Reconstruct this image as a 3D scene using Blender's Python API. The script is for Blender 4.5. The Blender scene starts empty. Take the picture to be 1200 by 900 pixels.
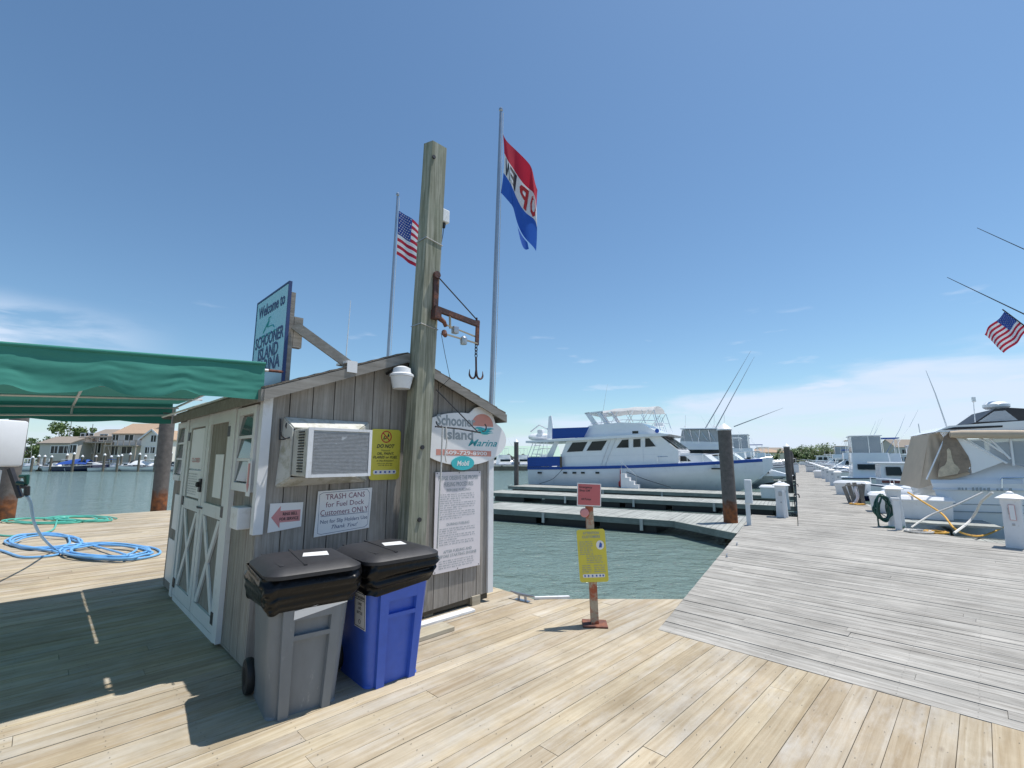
import bpy, bmesh, math, random
from mathutils import Vector, Matrix, noise
R=math.radians
C=bpy.context.scene
col=C.collection
random.seed(7)
# ---------------------------------------------------------------- camera, sky, sun
FPX=545.0; HZ=536.0; H=1.65
PITCH=math.atan((HZ-450)/FPX); cp,sp=math.cos(PITCH),math.sin(PITCH)
cam=bpy.data.cameras.new('camera'); cam_o=bpy.data.objects.new('camera',cam); col.objects.link(cam_o)
cam.sensor_width=36; cam.lens=FPX/1200*36; cam.clip_end=3000; cam.clip_start=0.05
cam_o.location=(0,0,H); cam_o.rotation_euler=(R(90)+PITCH,0,0)
C.camera=cam_o
SUN_EL=R(71.0); SDX,SDY=0.95,0.30
_n=math.hypot(SDX,SDY); SDX/=_n; SDY/=_n
w=bpy.data.worlds.new('World'); C.world=w; w.use_nodes=True
nt=w.node_tree; nt.nodes.clear()
def N(nt,t,**k):
    n=nt.nodes.new(t)
    for a,b in k.items(): setattr(n,a,b)
    return n
out=N(nt,'ShaderNodeOutputWorld'); bg=N(nt,'ShaderNodeBackground')
sky=N(nt,'ShaderNodeTexSky'); sky.sky_type='NISHITA'; sky.sun_disc=False
sky.sun_elevation=SUN_EL; sky.sun_rotation=math.atan2(SDX,SDY)
sky.air_density=1.0; sky.dust_density=0.4; sky.ozone_density=1.5
bg.inputs['Strength'].default_value=0.125
tc=N(nt,'ShaderNodeTexCoord'); sep=N(nt,'ShaderNodeSeparateXYZ'); nt.links.new(tc.outputs['Generated'],sep.inputs[0])
def M_(op,a,b=None,c=None):
    m=N(nt,'ShaderNodeMath',operation=op)
    for i,v in enumerate((a,b,c)):
        if v is None: continue
        if isinstance(v,(int,float)): m.inputs[i].default_value=v
        else: nt.links.new(v,m.inputs[i])
    return m.outputs[0]
def smooth(v,a,b):
    m=N(nt,'ShaderNodeMapRange',interpolation_type='SMOOTHSTEP')
    nt.links.new(v,m.inputs[0]); m.inputs[1].default_value=a; m.inputs[2].default_value=b
    return m.outputs[0]
mp=N(nt,'ShaderNodeMapping'); mp.inputs['Scale'].default_value=(2.2,2.2,12); nt.links.new(tc.outputs['Generated'],mp.inputs[0])
nz=N(nt,'ShaderNodeTexNoise'); nz.inputs['Scale'].default_value=1.5; nz.inputs['Detail'].default_value=9; nz.inputs['Roughness'].default_value=.55; nz.inputs['Distortion'].default_value=.35
nt.links.new(mp.outputs[0],nz.inputs['Vector'])
X,Y,Z=sep.outputs
# a broad bank of cloud low in the sky, climbing to the right, plus loose wisps on the left
lim=M_('ADD',M_('MULTIPLY',M_('MAXIMUM',X,-.05),0.155),0.062)
d=M_('SUBTRACT',lim,Z); d2=M_('ADD',d,M_('MULTIPLY',M_('SUBTRACT',nz.outputs[0],.5),.10))
bank=M_('MULTIPLY',smooth(d2,-.004,.028),smooth(nz.outputs[0],.22,.62))
wl=M_('MULTIPLY',smooth(M_('MULTIPLY',X,-1),.56,.76),M_('MULTIPLY',smooth(Z,.085,.14),M_('SUBTRACT',1.0,smooth(Z,.19,.25))))
wl=M_('MULTIPLY',wl,smooth(nz.outputs[0],.40,.58))
mp2=N(nt,'ShaderNodeMapping'); mp2.inputs['Scale'].default_value=(5,5,26); mp2.inputs['Location'].default_value=(3.1,1.2,.4); nt.links.new(tc.outputs['Generated'],mp2.inputs[0])
nz2=N(nt,'ShaderNodeTexNoise'); nz2.inputs['Scale'].default_value=1.6; nz2.inputs['Detail'].default_value=8; nt.links.new(mp2.outputs[0],nz2.inputs['Vector'])
pf=M_('MULTIPLY',smooth(nz2.outputs[0],.62,.76),M_('MULTIPLY',smooth(Z,.05,.09),M_('SUBTRACT',1.0,smooth(Z,.22,.30))))
hz_=M_('MULTIPLY',M_('SUBTRACT',1.0,smooth(Z,-.02,.13)),.55)
bank=M_('MAXIMUM',bank,hz_)
tot=M_('MINIMUM',M_('ADD',M_('ADD',M_('MULTIPLY',bank,.9),M_('MULTIPLY',wl,.85)),M_('MULTIPLY',pf,.45)),.9)
mx=N(nt,'ShaderNodeMix',data_type='RGBA'); nt.links.new(tot,mx.inputs[0])
hs=N(nt,'ShaderNodeHueSaturation'); hs.inputs['Saturation'].default_value=1.02; hs.inputs['Value'].default_value=1.0
nt.links.new(sky.outputs[0],hs.inputs['Color'])
tn=N(nt,'ShaderNodeMix',data_type='RGBA',blend_type='MULTIPLY'); tn.inputs[0].default_value=1; nt.links.new(hs.outputs[0],tn.inputs[6]); tn.inputs[7].default_value=(.80,.955,1.0,1)
nt.links.new(tn.outputs[2],mx.inputs[6]); mx.inputs[7].default_value=(5.3,6.1,7.4,1)
nt.links.new(mx.outputs[2],bg.inputs[0]); nt.links.new(bg.outputs[0],out.inputs[0])
sl=bpy.data.lights.new('sun','SUN'); sl.energy=4.6; sl.angle=R(.53); sl.color=(1,.96,.9)
so=bpy.data.objects.new('sun',sl); col.objects.link(so)
sv=Vector((SDX*math.cos(SUN_EL),SDY*math.cos(SUN_EL),math.sin(SUN_EL)))
so.rotation_euler=sv.to_track_quat('Z','Y').to_euler()
C.view_settings.view_transform='Standard'; C.view_settings.look='None'; C.view_settings.gamma=1; C.view_settings.exposure=0.14

# ---------------------------------------------------------------- frames: S = shed (u,v), P = pier (a,b), O = world
ANG={'S':R(45),'P':R(59),'O':0.0}
def fr(F,x,y,z=0):
    a=ANG[F]; return Vector((x*math.cos(a)-y*math.sin(a),x*math.sin(a)+y*math.cos(a),z))
def unf(F,p):
    a=-ANG[F]; return (p[0]*math.cos(a)-p[1]*math.sin(a),p[0]*math.sin(a)+p[1]*math.cos(a),p[2])
def ray(x,y):
    a=x-600;b=450-y
    return a,FPX*cp-b*sp,FPX*sp+b*cp
def gr(x,y,z=0,F='O'):       # ground point
    a,d,u=ray(x,y); t=(z-H)/u; return unf(F,(a*t,d*t,z))
def onv(x,y,v0):             # (u,z) on the vertical plane v=v0 of the shed frame
    a,d,u=ray(x,y); t=v0/((d-a)*math.sqrt(.5)); p=unf('S',(a*t,d*t,H+u*t)); return (p[0],p[2])
def onu(x,y,u0):
    a,d,u=ray(x,y); t=u0/((d+a)*math.sqrt(.5)); p=unf('S',(a*t,d*t,H+u*t)); return (p[1],p[2])
def ona(x,y,a0):             # (b,z) on the vertical plane a=a0 of the pier frame
    a,d,u=ray(x,y); s,c=math.sin(R(31)),math.cos(R(31)); t=a0/(a*s+d*c); p=unf('P',(a*t,d*t,H+u*t)); return (p[1],p[2])
def onY(x,y,Y0):
    a,d,u=ray(x,y); t=Y0/d; return (a*t,Y0,H+u*t)

# ---------------------------------------------------------------- materials
def newmat(name):
    m=bpy.data.materials.new(name); m.use_nodes=True
    return m,m.node_tree,m.node_tree.nodes['Principled BSDF']
def mat(name,c,rough=.6,metal=0,var=.12,scale=6,bump=0,spec=.5,c2=None,c2amt=.5,c2scale=3,c2w=.08,stretch=(1,1,1),coat=0,bscale=None):
    m,t,p=newmat(name)
    p.inputs['Roughness'].default_value=rough; p.inputs['Metallic'].default_value=metal; p.inputs['Specular IOR Level'].default_value=spec
    p.inputs['Coat Weight'].default_value=coat
    co=N(t,'ShaderNodeTexCoord'); mp=N(t,'ShaderNodeMapping'); mp.inputs['Scale'].default_value=stretch
    t.links.new(co.outputs['Object'],mp.inputs[0])
    n=N(t,'ShaderNodeTexNoise'); n.inputs['Scale'].default_value=scale; n.inputs['Detail'].default_value=6; n.inputs['Roughness'].default_value=.65
    t.links.new(mp.outputs[0],n.inputs['Vector'])
    r=N(t,'ShaderNodeValToRGB'); e=r.color_ramp.elements
    e[0].position=.3; e[1].position=.7
    e[0].color=(*[max(0,x*(1-var)) for x in c],1); e[1].color=(*[min(1,x*(1+var)) for x in c],1)
    t.links.new(n.outputs[0],r.inputs[0]); src=r.outputs[0]
    if c2:
        n2=N(t,'ShaderNodeTexNoise'); n2.inputs['Scale'].default_value=c2scale; n2.inputs['Detail'].default_value=8; n2.inputs['Roughness'].default_value=.7
        t.links.new(mp.outputs[0],n2.inputs['Vector'])
        mr=N(t,'ShaderNodeMapRange'); mr.inputs[1].default_value=c2amt-c2w; mr.inputs[2].default_value=c2amt+c2w; t.links.new(n2.outputs[0],mr.inputs[0])
        mm=N(t,'ShaderNodeMix',data_type='RGBA'); t.links.new(mr.outputs[0],mm.inputs[0]); t.links.new(src,mm.inputs[6]); mm.inputs[7].default_value=(*c2,1); src=mm.outputs[2]
    t.links.new(src,p.inputs['Base Color'])
    mr=N(t,'ShaderNodeMapRange'); mr.inputs[3].default_value=max(0.02,rough-.1); mr.inputs[4].default_value=min(1,rough+.1); t.links.new(n.outputs[0],mr.inputs[0]); t.links.new(mr.outputs[0],p.inputs['Roughness'])
    if bump:
        nb=N(t,'ShaderNodeTexNoise'); nb.inputs['Scale'].default_value=bscale or scale*3; nb.inputs['Detail'].default_value=5; t.links.new(mp.outputs[0],nb.inputs['Vector'])
        b=N(t,'ShaderNodeBump'); b.inputs['Strength'].default_value=bump; b.inputs['Distance'].default_value=.01
        t.links.new(nb.outputs[0],b.inputs['Height']); t.links.new(b.outputs[0],p.inputs['Normal'])
    return m
def wood(name,cols,axis=0,grain=(.55,.55,.5),gamt=.5,stain=(.2,.18,.15),samt=.35,rough=.85,gs=1.0,bump=.35,knots=True):
    """weathered timber: a tone per board (random per island), long grain, blotchy wear, knots"""
    m,t,p=newmat(name); p.inputs['Roughness'].default_value=rough; p.inputs['Specular IOR Level'].default_value=.25
    co=N(t,'ShaderNodeTexCoord'); geo=N(t,'ShaderNodeNewGeometry'); ri=geo.outputs['Random Per Island']
    ad=N(t,'ShaderNodeVectorMath',operation='ADD'); cb=N(t,'ShaderNodeCombineXYZ')
    mu=N(t,'ShaderNodeMath',operation='MULTIPLY'); mu.inputs[1].default_value=37; t.links.new(ri,mu.inputs[0])
    for i in range(3): t.links.new(mu.outputs[0],cb.inputs[i])
    t.links.new(co.outputs['Object'],ad.inputs[0]); t.links.new(cb.outputs[0],ad.inputs[1])
    mp=N(t,'ShaderNodeMapping'); s=[26*gs,26*gs,26*gs]; s[axis]=1.1*gs; mp.inputs['Scale'].default_value=s
    t.links.new(ad.outputs[0],mp.inputs[0])
    g=N(t,'ShaderNodeTexNoise'); g.inputs['Scale'].default_value=1; g.inputs['Detail'].default_value=7; g.inputs['Roughness'].default_value=.62; g.inputs['Distortion'].default_value=.6
    t.links.new(mp.outputs[0],g.inputs['Vector'])
    r=N(t,'ShaderNodeValToRGB'); el=r.color_ramp.elements
    el[0].color=(*cols[0],1); el[0].position=0; el[1].color=(*cols[-1],1); el[1].position=1
    for i,c in enumerate(cols[1:-1]):
        e=el.new((i+1)/(len(cols)-1)); e.color=(*c,1)
    t.links.new(ri,r.inputs[0])
    mr=N(t,'ShaderNodeMapRange'); mr.inputs[1].default_value=.36; mr.inputs[2].default_value=.68; mr.inputs[3].default_value=0; mr.inputs[4].default_value=gamt; t.links.new(g.outputs[0],mr.inputs[0])
    m1=N(t,'ShaderNodeMix',data_type='RGBA',blend_type='MULTIPLY'); t.links.new(mr.outputs[0],m1.inputs[0]); t.links.new(r.outputs[0],m1.inputs[6]); m1.inputs[7].default_value=(*grain,1)
    mp3=N(t,'ShaderNodeMapping'); s3=[5,5,5]; s3[axis]=1.3; mp3.inputs['Scale'].default_value=s3; t.links.new(ad.outputs[0],mp3.inputs[0])
    bl=N(t,'ShaderNodeTexNoise'); bl.inputs['Scale'].default_value=1; bl.inputs['Detail'].default_value=8; bl.inputs['Roughness'].default_value=.7; t.links.new(mp3.outputs[0],bl.inputs['Vector'])
    mr2=N(t,'ShaderNodeMapRange'); mr2.inputs[1].default_value=.48; mr2.inputs[2].default_value=.72; mr2.inputs[4].default_value=samt; t.links.new(bl.outputs[0],mr2.inputs[0])
    m2=N(t,'ShaderNodeMix',data_type='RGBA'); t.links.new(mr2.outputs[0],m2.inputs[0]); t.links.new(m1.outputs[2],m2.inputs[6]); m2.inputs[7].default_value=(*stain,1)
    big=N(t,'ShaderNodeTexNoise'); big.inputs['Scale'].default_value=.9; big.inputs['Detail'].default_value=10; big.inputs['Roughness'].default_value=.72; t.links.new(co.outputs['Object'],big.inputs['Vector'])
    mr4=N(t,'ShaderNodeMapRange'); mr4.inputs[1].default_value=.3; mr4.inputs[2].default_value=.7; mr4.inputs[3].default_value=.74; mr4.inputs[4].default_value=1.18; t.links.new(big.outputs[0],mr4.inputs[0])
    m4=N(t,'ShaderNodeVectorMath',operation='SCALE'); t.links.new(m2.outputs[2],m4.inputs[0]); t.links.new(mr4.outputs[0],m4.inputs['Scale'])
    src=m4.outputs[0]
    if knots:
        mp5=N(t,'ShaderNodeMapping'); s5=[6,6,6]; s5[axis]=2.2; mp5.inputs['Scale'].default_value=s5; t.links.new(ad.outputs[0],mp5.inputs[0])
        vo=N(t,'ShaderNodeTexVoronoi'); vo.inputs['Scale'].default_value=.8; t.links.new(mp5.outputs[0],vo.inputs['Vector'])
        mr5=N(t,'ShaderNodeMapRange'); mr5.inputs[1].default_value=.03; mr5.inputs[2].default_value=.09; mr5.inputs[3].default_value=.4; mr5.inputs[4].default_value=0; t.links.new(vo.outputs['Distance'],mr5.inputs[0])
        m5=N(t,'ShaderNodeMix',data_type='RGBA'); t.links.new(mr5.outputs[0],m5.inputs[0]); t.links.new(src,m5.inputs[6]); m5.inputs[7].default_value=(.14,.10,.07,1); src=m5.outputs[2]
    t.links.new(src,p.inputs['Base Color'])
    b=N(t,'ShaderNodeBump'); b.inputs['Strength'].default_value=bump; b.inputs['Distance'].default_value=.006
    t.links.new(g.outputs[0],b.inputs['Height']); t.links.new(b.outputs[0],p.inputs['Normal'])
    return m
def cloth(name,c,trans=.25,rough=.8):
    m=mat(name,c,rough,var=.08,scale=3,bump=.12,spec=.2)
    t=m.node_tree; p=t.nodes['Principled BSDF']; o=t.nodes['Material Output']
    tr=N(t,'ShaderNodeBsdfTranslucent'); tr.inputs[0].default_value=(*c,1); ms=N(t,'ShaderNodeMixShader'); ms.inputs[0].default_value=trans
    t.links.new(p.outputs[0],ms.inputs[1]); t.links.new(tr.outputs[0],ms.inputs[2]); t.links.new(ms.outputs[0],o.inputs[0]); return m
def glassy(name,c=(.02,.025,.03),rough=.06,alpha=1):
    m,t,p=newmat(name); p.inputs['Base Color'].default_value=(*c,1); p.inputs['Roughness'].default_value=rough; p.inputs['Specular IOR Level'].default_value=.7; p.inputs['Alpha'].default_value=alpha
    return m
M={}
M['blonde']=wood('blonde_planks',[(.42,.355,.255),(.50,.43,.31),(.44,.385,.30),(.54,.465,.34),(.40,.33,.235),(.48,.42,.33)],0,grain=(.62,.54,.43),gamt=.75,stain=(.49,.465,.42),samt=.75)
M['grey']=wood('grey_planks',[(.35,.335,.305),(.43,.415,.38),(.48,.46,.42),(.39,.375,.345),(.46,.44,.40)],1,grain=(.45,.43,.41),gamt=.9,stain=(.51,.485,.44),samt=.6,gs=1.15)
M['fingerwood']=wood('finger_boards',[(.34,.35,.33),(.42,.43,.40),(.38,.39,.37)],0,grain=(.6,.62,.6),gamt=.6,stain=(.5,.52,.5),samt=.4,knots=False)
M['fascia']=wood('fascia_timber',[(.20,.215,.20),(.26,.275,.25)],1,grain=(.5,.55,.5),gamt=.6,stain=(.34,.38,.35),samt=.5,knots=False)
M['joist']=mat('joist_wood',(.10,.085,.065),.9,scale=4,var=.3)
M['siding']=wood('weathered_siding',[(.32,.295,.265),(.38,.355,.325),(.35,.325,.295)],2,grain=(.55,.53,.5),gamt=.85,stain=(.42,.40,.37),samt=.55,gs=1.6,bump=.6,knots=False)
M['rake']=wood('weathered_trim',[(.29,.275,.25),(.34,.325,.30)],0,grain=(.55,.53,.5),gamt=.7,stain=(.22,.21,.19),samt=.5,knots=False)
M['lumber']=wood('raw_lumber',[(.42,.37,.28),(.48,.43,.33)],0,stain=(.5,.48,.44),samt=.5)
M['pole']=wood('treated_pole',[(.38,.38,.31),(.39,.39,.32)],2,grain=(.30,.32,.25),gamt=1,stain=(.24,.27,.20),samt=.65,gs=1.3,bump=1.0)
M['shingle']=mat('roof_shingle',(.17,.145,.12),.95,scale=30,var=.4,bump=.5)
M['white']=mat('white_paint',(.74,.75,.76),.5,scale=5,var=.05,c2=(.55,.54,.50),c2amt=.66,c2scale=7)
M['acdirty']=mat('grimy_painted_metal',(.56,.56,.52),.55,scale=6,var=.1,c2=(.36,.35,.27),c2amt=.56,c2scale=8,bump=.1)
M['whiteclean']=mat('white_board',(.80,.80,.80),.4,scale=4,var=.03)
M['gel']=mat('white_gelcoat',(.84,.85,.86),.22,scale=2,var=.03,coat=.3)
M['gel2']=mat('pale_gelcoat',(.74,.76,.78),.3,scale=2,var=.04,coat=.2)
M['navy']=mat('navy_gelcoat',(.012,.022,.07),.2,scale=2,var=.1,coat=.4)
M['bluecan']=mat('blue_canvas',(.018,.075,.33),.75,scale=8,var=.12,bump=.1)
M['tan']=cloth('tan_canvas',(.62,.51,.39),.15)
M['tandark']=mat('brown_canvas_window',(.25,.19,.14),.35,scale=5,var=.35,bump=.3)
M['tanbag']=mat('cream_fabric',(.58,.49,.36),.8,scale=8,var=.25,bump=.5)
M['greycanvas']=cloth('grey_canvas',(.55,.56,.56),.2)
M['vinyl']=glassy('clear_vinyl',(.42,.47,.52),.12,.55)
M['glass']=glassy('dark_glass',(.012,.018,.02),.08)
M['glass'].node_tree.nodes['Principled BSDF'].inputs['Specular IOR Level'].default_value=.35; M['paneglass']=glassy('window_glass',(.10,.13,.14),.05)
M['green']=cloth('green_awning',(.06,.26,.21),.17)
M['pipe']=mat('galvanised_pipe',(.62,.63,.64),.35,metal=.7,var=.08)
M['chrome']=mat('stainless',(.75,.76,.78),.18,metal=1,var=.05)
M['alu']=mat('aluminium_pole',(.42,.44,.47),.35,metal=.8,var=.08)
M['steel']=mat('dark_steel',(.05,.05,.055),.5,metal=.6,var=.2)
M['rust']=mat('rusted_steel',(.13,.055,.04),.85,scale=14,var=.45,bump=.6,c2=(.26,.10,.055),c2amt=.56,c2scale=9)
M['rustpaint']=mat('peeling_painted_steel',(.40,.34,.25),.7,scale=12,var=.25,bump=.5,c2=(.36,.10,.045),c2amt=.50,c2scale=7,c2w=.04)
M['darkrust']=mat('dark_rusty_steel',(.085,.05,.048),.75,metal=.3,scale=14,var=.4,c2=(.20,.08,.05),c2amt=.56,c2scale=10,bump=.4)
M['piling']=mat('dark_piling',(.10,.09,.085),.8,scale=9,var=.3,bump=.7,c2=(.16,.13,.11),c2amt=.55,c2scale=5,stretch=(1,1,.4))
def piling_mat():
    m=mat('composite_piling',(.13,.115,.105),.8,scale=9,var=.28,bump=.6)
    t=m.node_tree; p=t.nodes['Principled BSDF']; src=p.inputs['Base Color'].links[0].from_socket
    co=N(t,'ShaderNodeTexCoord'); s=N(t,'ShaderNodeSeparateXYZ'); t.links.new(co.outputs['Object'],s.inputs[0])
    n=N(t,'ShaderNodeTexNoise'); n.inputs['Scale'].default_value=7; n.inputs['Detail'].default_value=7; t.links.new(co.outputs['Object'],n.inputs['Vector'])
    a=N(t,'ShaderNodeMath',operation='MULTIPLY_ADD'); a.inputs[1].default_value=.9; t.links.new(n.outputs[0],a.inputs[0]); 
    neg=N(t,'ShaderNodeMath',operation='MULTIPLY'); neg.inputs[1].default_value=-.95; t.links.new(s.outputs[2],neg.inputs[0]); t.links.new(neg.outputs[0],a.inputs[2])
    mr=N(t,'ShaderNodeMapRange'); mr.inputs[1].default_value=-.2; mr.inputs[2].default_value=.05; t.links.new(a.outputs[0],mr.inputs[0])
    rr=N(t,'ShaderNodeValToRGB'); rr.color_ramp.elements[0].color=(.30,.10,.03,1); rr.color_ramp.elements[1].color=(.12,.05,.025,1); rr.color_ramp.elements[0].position=.4; rr.color_ramp.elements[1].position=.62; t.links.new(n.outputs[0],rr.inputs[0])
    mm=N(t,'ShaderNodeMix',data_type='RGBA'); t.links.new(mr.outputs[0],mm.inputs[0]); t.links.new(src,mm.inputs[6]); t.links.new(rr.outputs[0],mm.inputs[7]); t.links.new(mm.outputs[2],p.inputs['Base Color'])
    return m
M['rustpile']=piling_mat()
M['black']=mat('black_rubber',(.015,.015,.016),.6,var=.2)
M['float']=mat('float_tub',(.012,.014,.016),.45,var=.3,bump=.2)
M['bag']=mat('black_plastic_bag',(.004,.004,.0045),.3,var=.2,scale=3,bump=.7,bscale=20,spec=.28)
M['cangrey']=mat('grey_plastic',(.165,.185,.205),.5,scale=5,var=.14,c2=(.27,.285,.29),c2amt=.66,c2scale=14,c2w=.05,bump=.08,stretch=(1,1,.35))
M['canblue']=mat('blue_plastic',(.045,.115,.52),.42,scale=12,var=.08,c2=(.07,.12,.46),c2amt=.66,c2scale=6,bump=.05)
M['lid']=mat('charcoal_lid',(.022,.022,.026),.5,scale=10,var=.15,bump=.08)
M['yellow']=mat('yellow_sign',(.66,.58,.07),.45,scale=4,var=.05)
M['yellow2']=mat('yellow_rope',(.66,.36,.06),.7,scale=40,var=.2)
M['red']=mat('red_sign',(.55,.14,.15),.5,scale=4,var=.06)
M['redfade']=mat('faded_red_ink',(.62,.27,.27),.6,scale=5,var=.08)
M['coral']=mat('coral_ink',(.60,.27,.22),.6,scale=5,var=.08)
M['ink']=mat('black_ink',(.03,.03,.035),.6); M['inkgrey']=mat('faded_grey_ink',(.32,.36,.38),.7,var=.1)
M['inknavy']=mat('navy_ink',(.02,.05,.16),.6); M['inkred']=mat('red_ink',(.50,.03,.03),.6); M['inkmaroon']=mat('maroon_ink',(.20,.05,.10),.6)
M['inkteal']=mat('teal_ink',(.05,.36,.40),.6); M['teal']=mat('teal_sign',(.05,.46,.50),.5,var=.05); M['inkblue']=mat('blue_ink',(.03,.10,.42),.6)
M['paleblue']=mat('pale_blue_sign',(.38,.60,.68),.5,var=.05,scale=3)
M['paper']=mat('faded_paper',(.72,.68,.70),.6,var=.04,scale=3)
M['rope']=mat('white_rope',(.66,.64,.60),.8,scale=60,var=.2,bump=.5)
M['bluehose']=mat('blue_hose',(.17,.42,.74),.35,var=.1); M['greenhose']=mat('green_hose',(.10,.45,.34),.35,var=.1); M['dkgreen']=mat('dark_green_hose',(.01,.07,.055),.4,var=.2)
M['flagred']=cloth('flag_red',(.50,.03,.06),.35); M['flagwhite']=cloth('flag_white',(.75,.75,.78),.35); M['flagblue']=cloth('flag_blue',(.03,.07,.30),.35); M['flagroyal']=cloth('flag_royal',(.04,.13,.50),.35)
M['lens']=mat('lamp_lens',(.70,.72,.74),.25,var=.05)
M['grille']=mat('grey_fins',(.33,.34,.36),.5,metal=.3,scale=40,var=.2,c2=(.62,.64,.66),c2amt=.66,c2scale=9,c2w=.02)
M['housegrey']=mat('grey_house_siding',(.56,.54,.50),.8,var=.06,stretch=(1,1,12)); M['housetan']=mat('beige_house_siding',(.80,.77,.71),.8,var=.05,stretch=(1,1,12))
M['housebrown']=mat('brown_house_siding',(.44,.38,.32),.8,var=.1,stretch=(1,1,12))
M['rooftan']=mat('tan_roof',(.40,.285,.195),.9,var=.12,scale=3); M['roofgrey']=mat('grey_brown_roof',(.27,.23,.19),.9,var=.12,scale=3); M['roofgreen']=mat('green_metal_roof',(.36,.50,.40),.5,var=.06)
M['housepink']=mat('pinkish_house',(.50,.36,.30),.8,var=.06)
M['leaf']=mat('leaves',(.065,.115,.03),.6,var=.45,scale=1.2); M['leaf2']=mat('light_leaves',(.11,.17,.045),.6,var=.4,scale=1.2); M['trunk']=mat('bark',(.12,.09,.06),.9,var=.3)
M['maroon']=mat('maroon_stripe',(.20,.05,.04),.4)
M['land']=mat('sandy_ground',(.24,.24,.16),.95,var=.3,scale=.1,c2=(.12,.17,.06),c2amt=.5,c2scale=.06)
M['bulk']=wood('bulkhead_timber',[(.16,.14,.11),(.22,.19,.15)],2,knots=False)

# water
m,t,p=newmat('harbour_water'); M['water']=m
M['nail']=mat('nail_head',(.13,.115,.10),.6,metal=.4,var=.3)
p.inputs['Base Color'].default_value=(.062,.095,.078,1); p.inputs['Roughness'].default_value=.07; p.inputs['IOR'].default_value=1.33
co=N(t,'ShaderNodeTexCoord')
b0=None
for sc,st,ds,strx in ((.55,.7,.12,(1,1.5,1)),(2.4,.8,.055,(1,1.7,1)),(8,.7,.02,(1,1.5,1))):
    mp=N(t,'ShaderNodeMapping'); mp.inputs['Scale'].default_value=strx; mp.inputs['Rotation'].default_value=(0,0,.5); t.links.new(co.outputs['Object'],mp.inputs[0])
    n=N(t,'ShaderNodeTexNoise'); n.inputs['Scale'].default_value=sc; n.inputs['Detail'].default_value=4; n.inputs['Roughness'].default_value=.55; n.inputs['Distortion'].default_value=.4; t.links.new(mp.outputs[0],n.inputs['Vector'])
    b=N(t,'ShaderNodeBump'); b.inputs['Strength'].default_value=st; b.inputs['Distance'].default_value=ds*3; t.links.new(n.outputs[0],b.inputs['Height'])
    if b0: t.links.new(b0.outputs[0],b.inputs['Normal'])
    b0=b
t.links.new(b0.outputs[0],p.inputs['Normal'])
n=N(t,'ShaderNodeTexNoise'); n.inputs['Scale'].default_value=.12; n.inputs['Detail'].default_value=4; t.links.new(co.outputs['Object'],n.inputs['Vector'])
rr=N(t,'ShaderNodeValToRGB'); rr.color_ramp.elements[0].color=(.155,.215,.185,1); rr.color_ramp.elements[1].color=(.18,.26,.245,1); t.links.new(n.outputs[0],rr.inputs[0]); t.links.new(rr.outputs[0],p.inputs['Base Color'])

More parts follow.
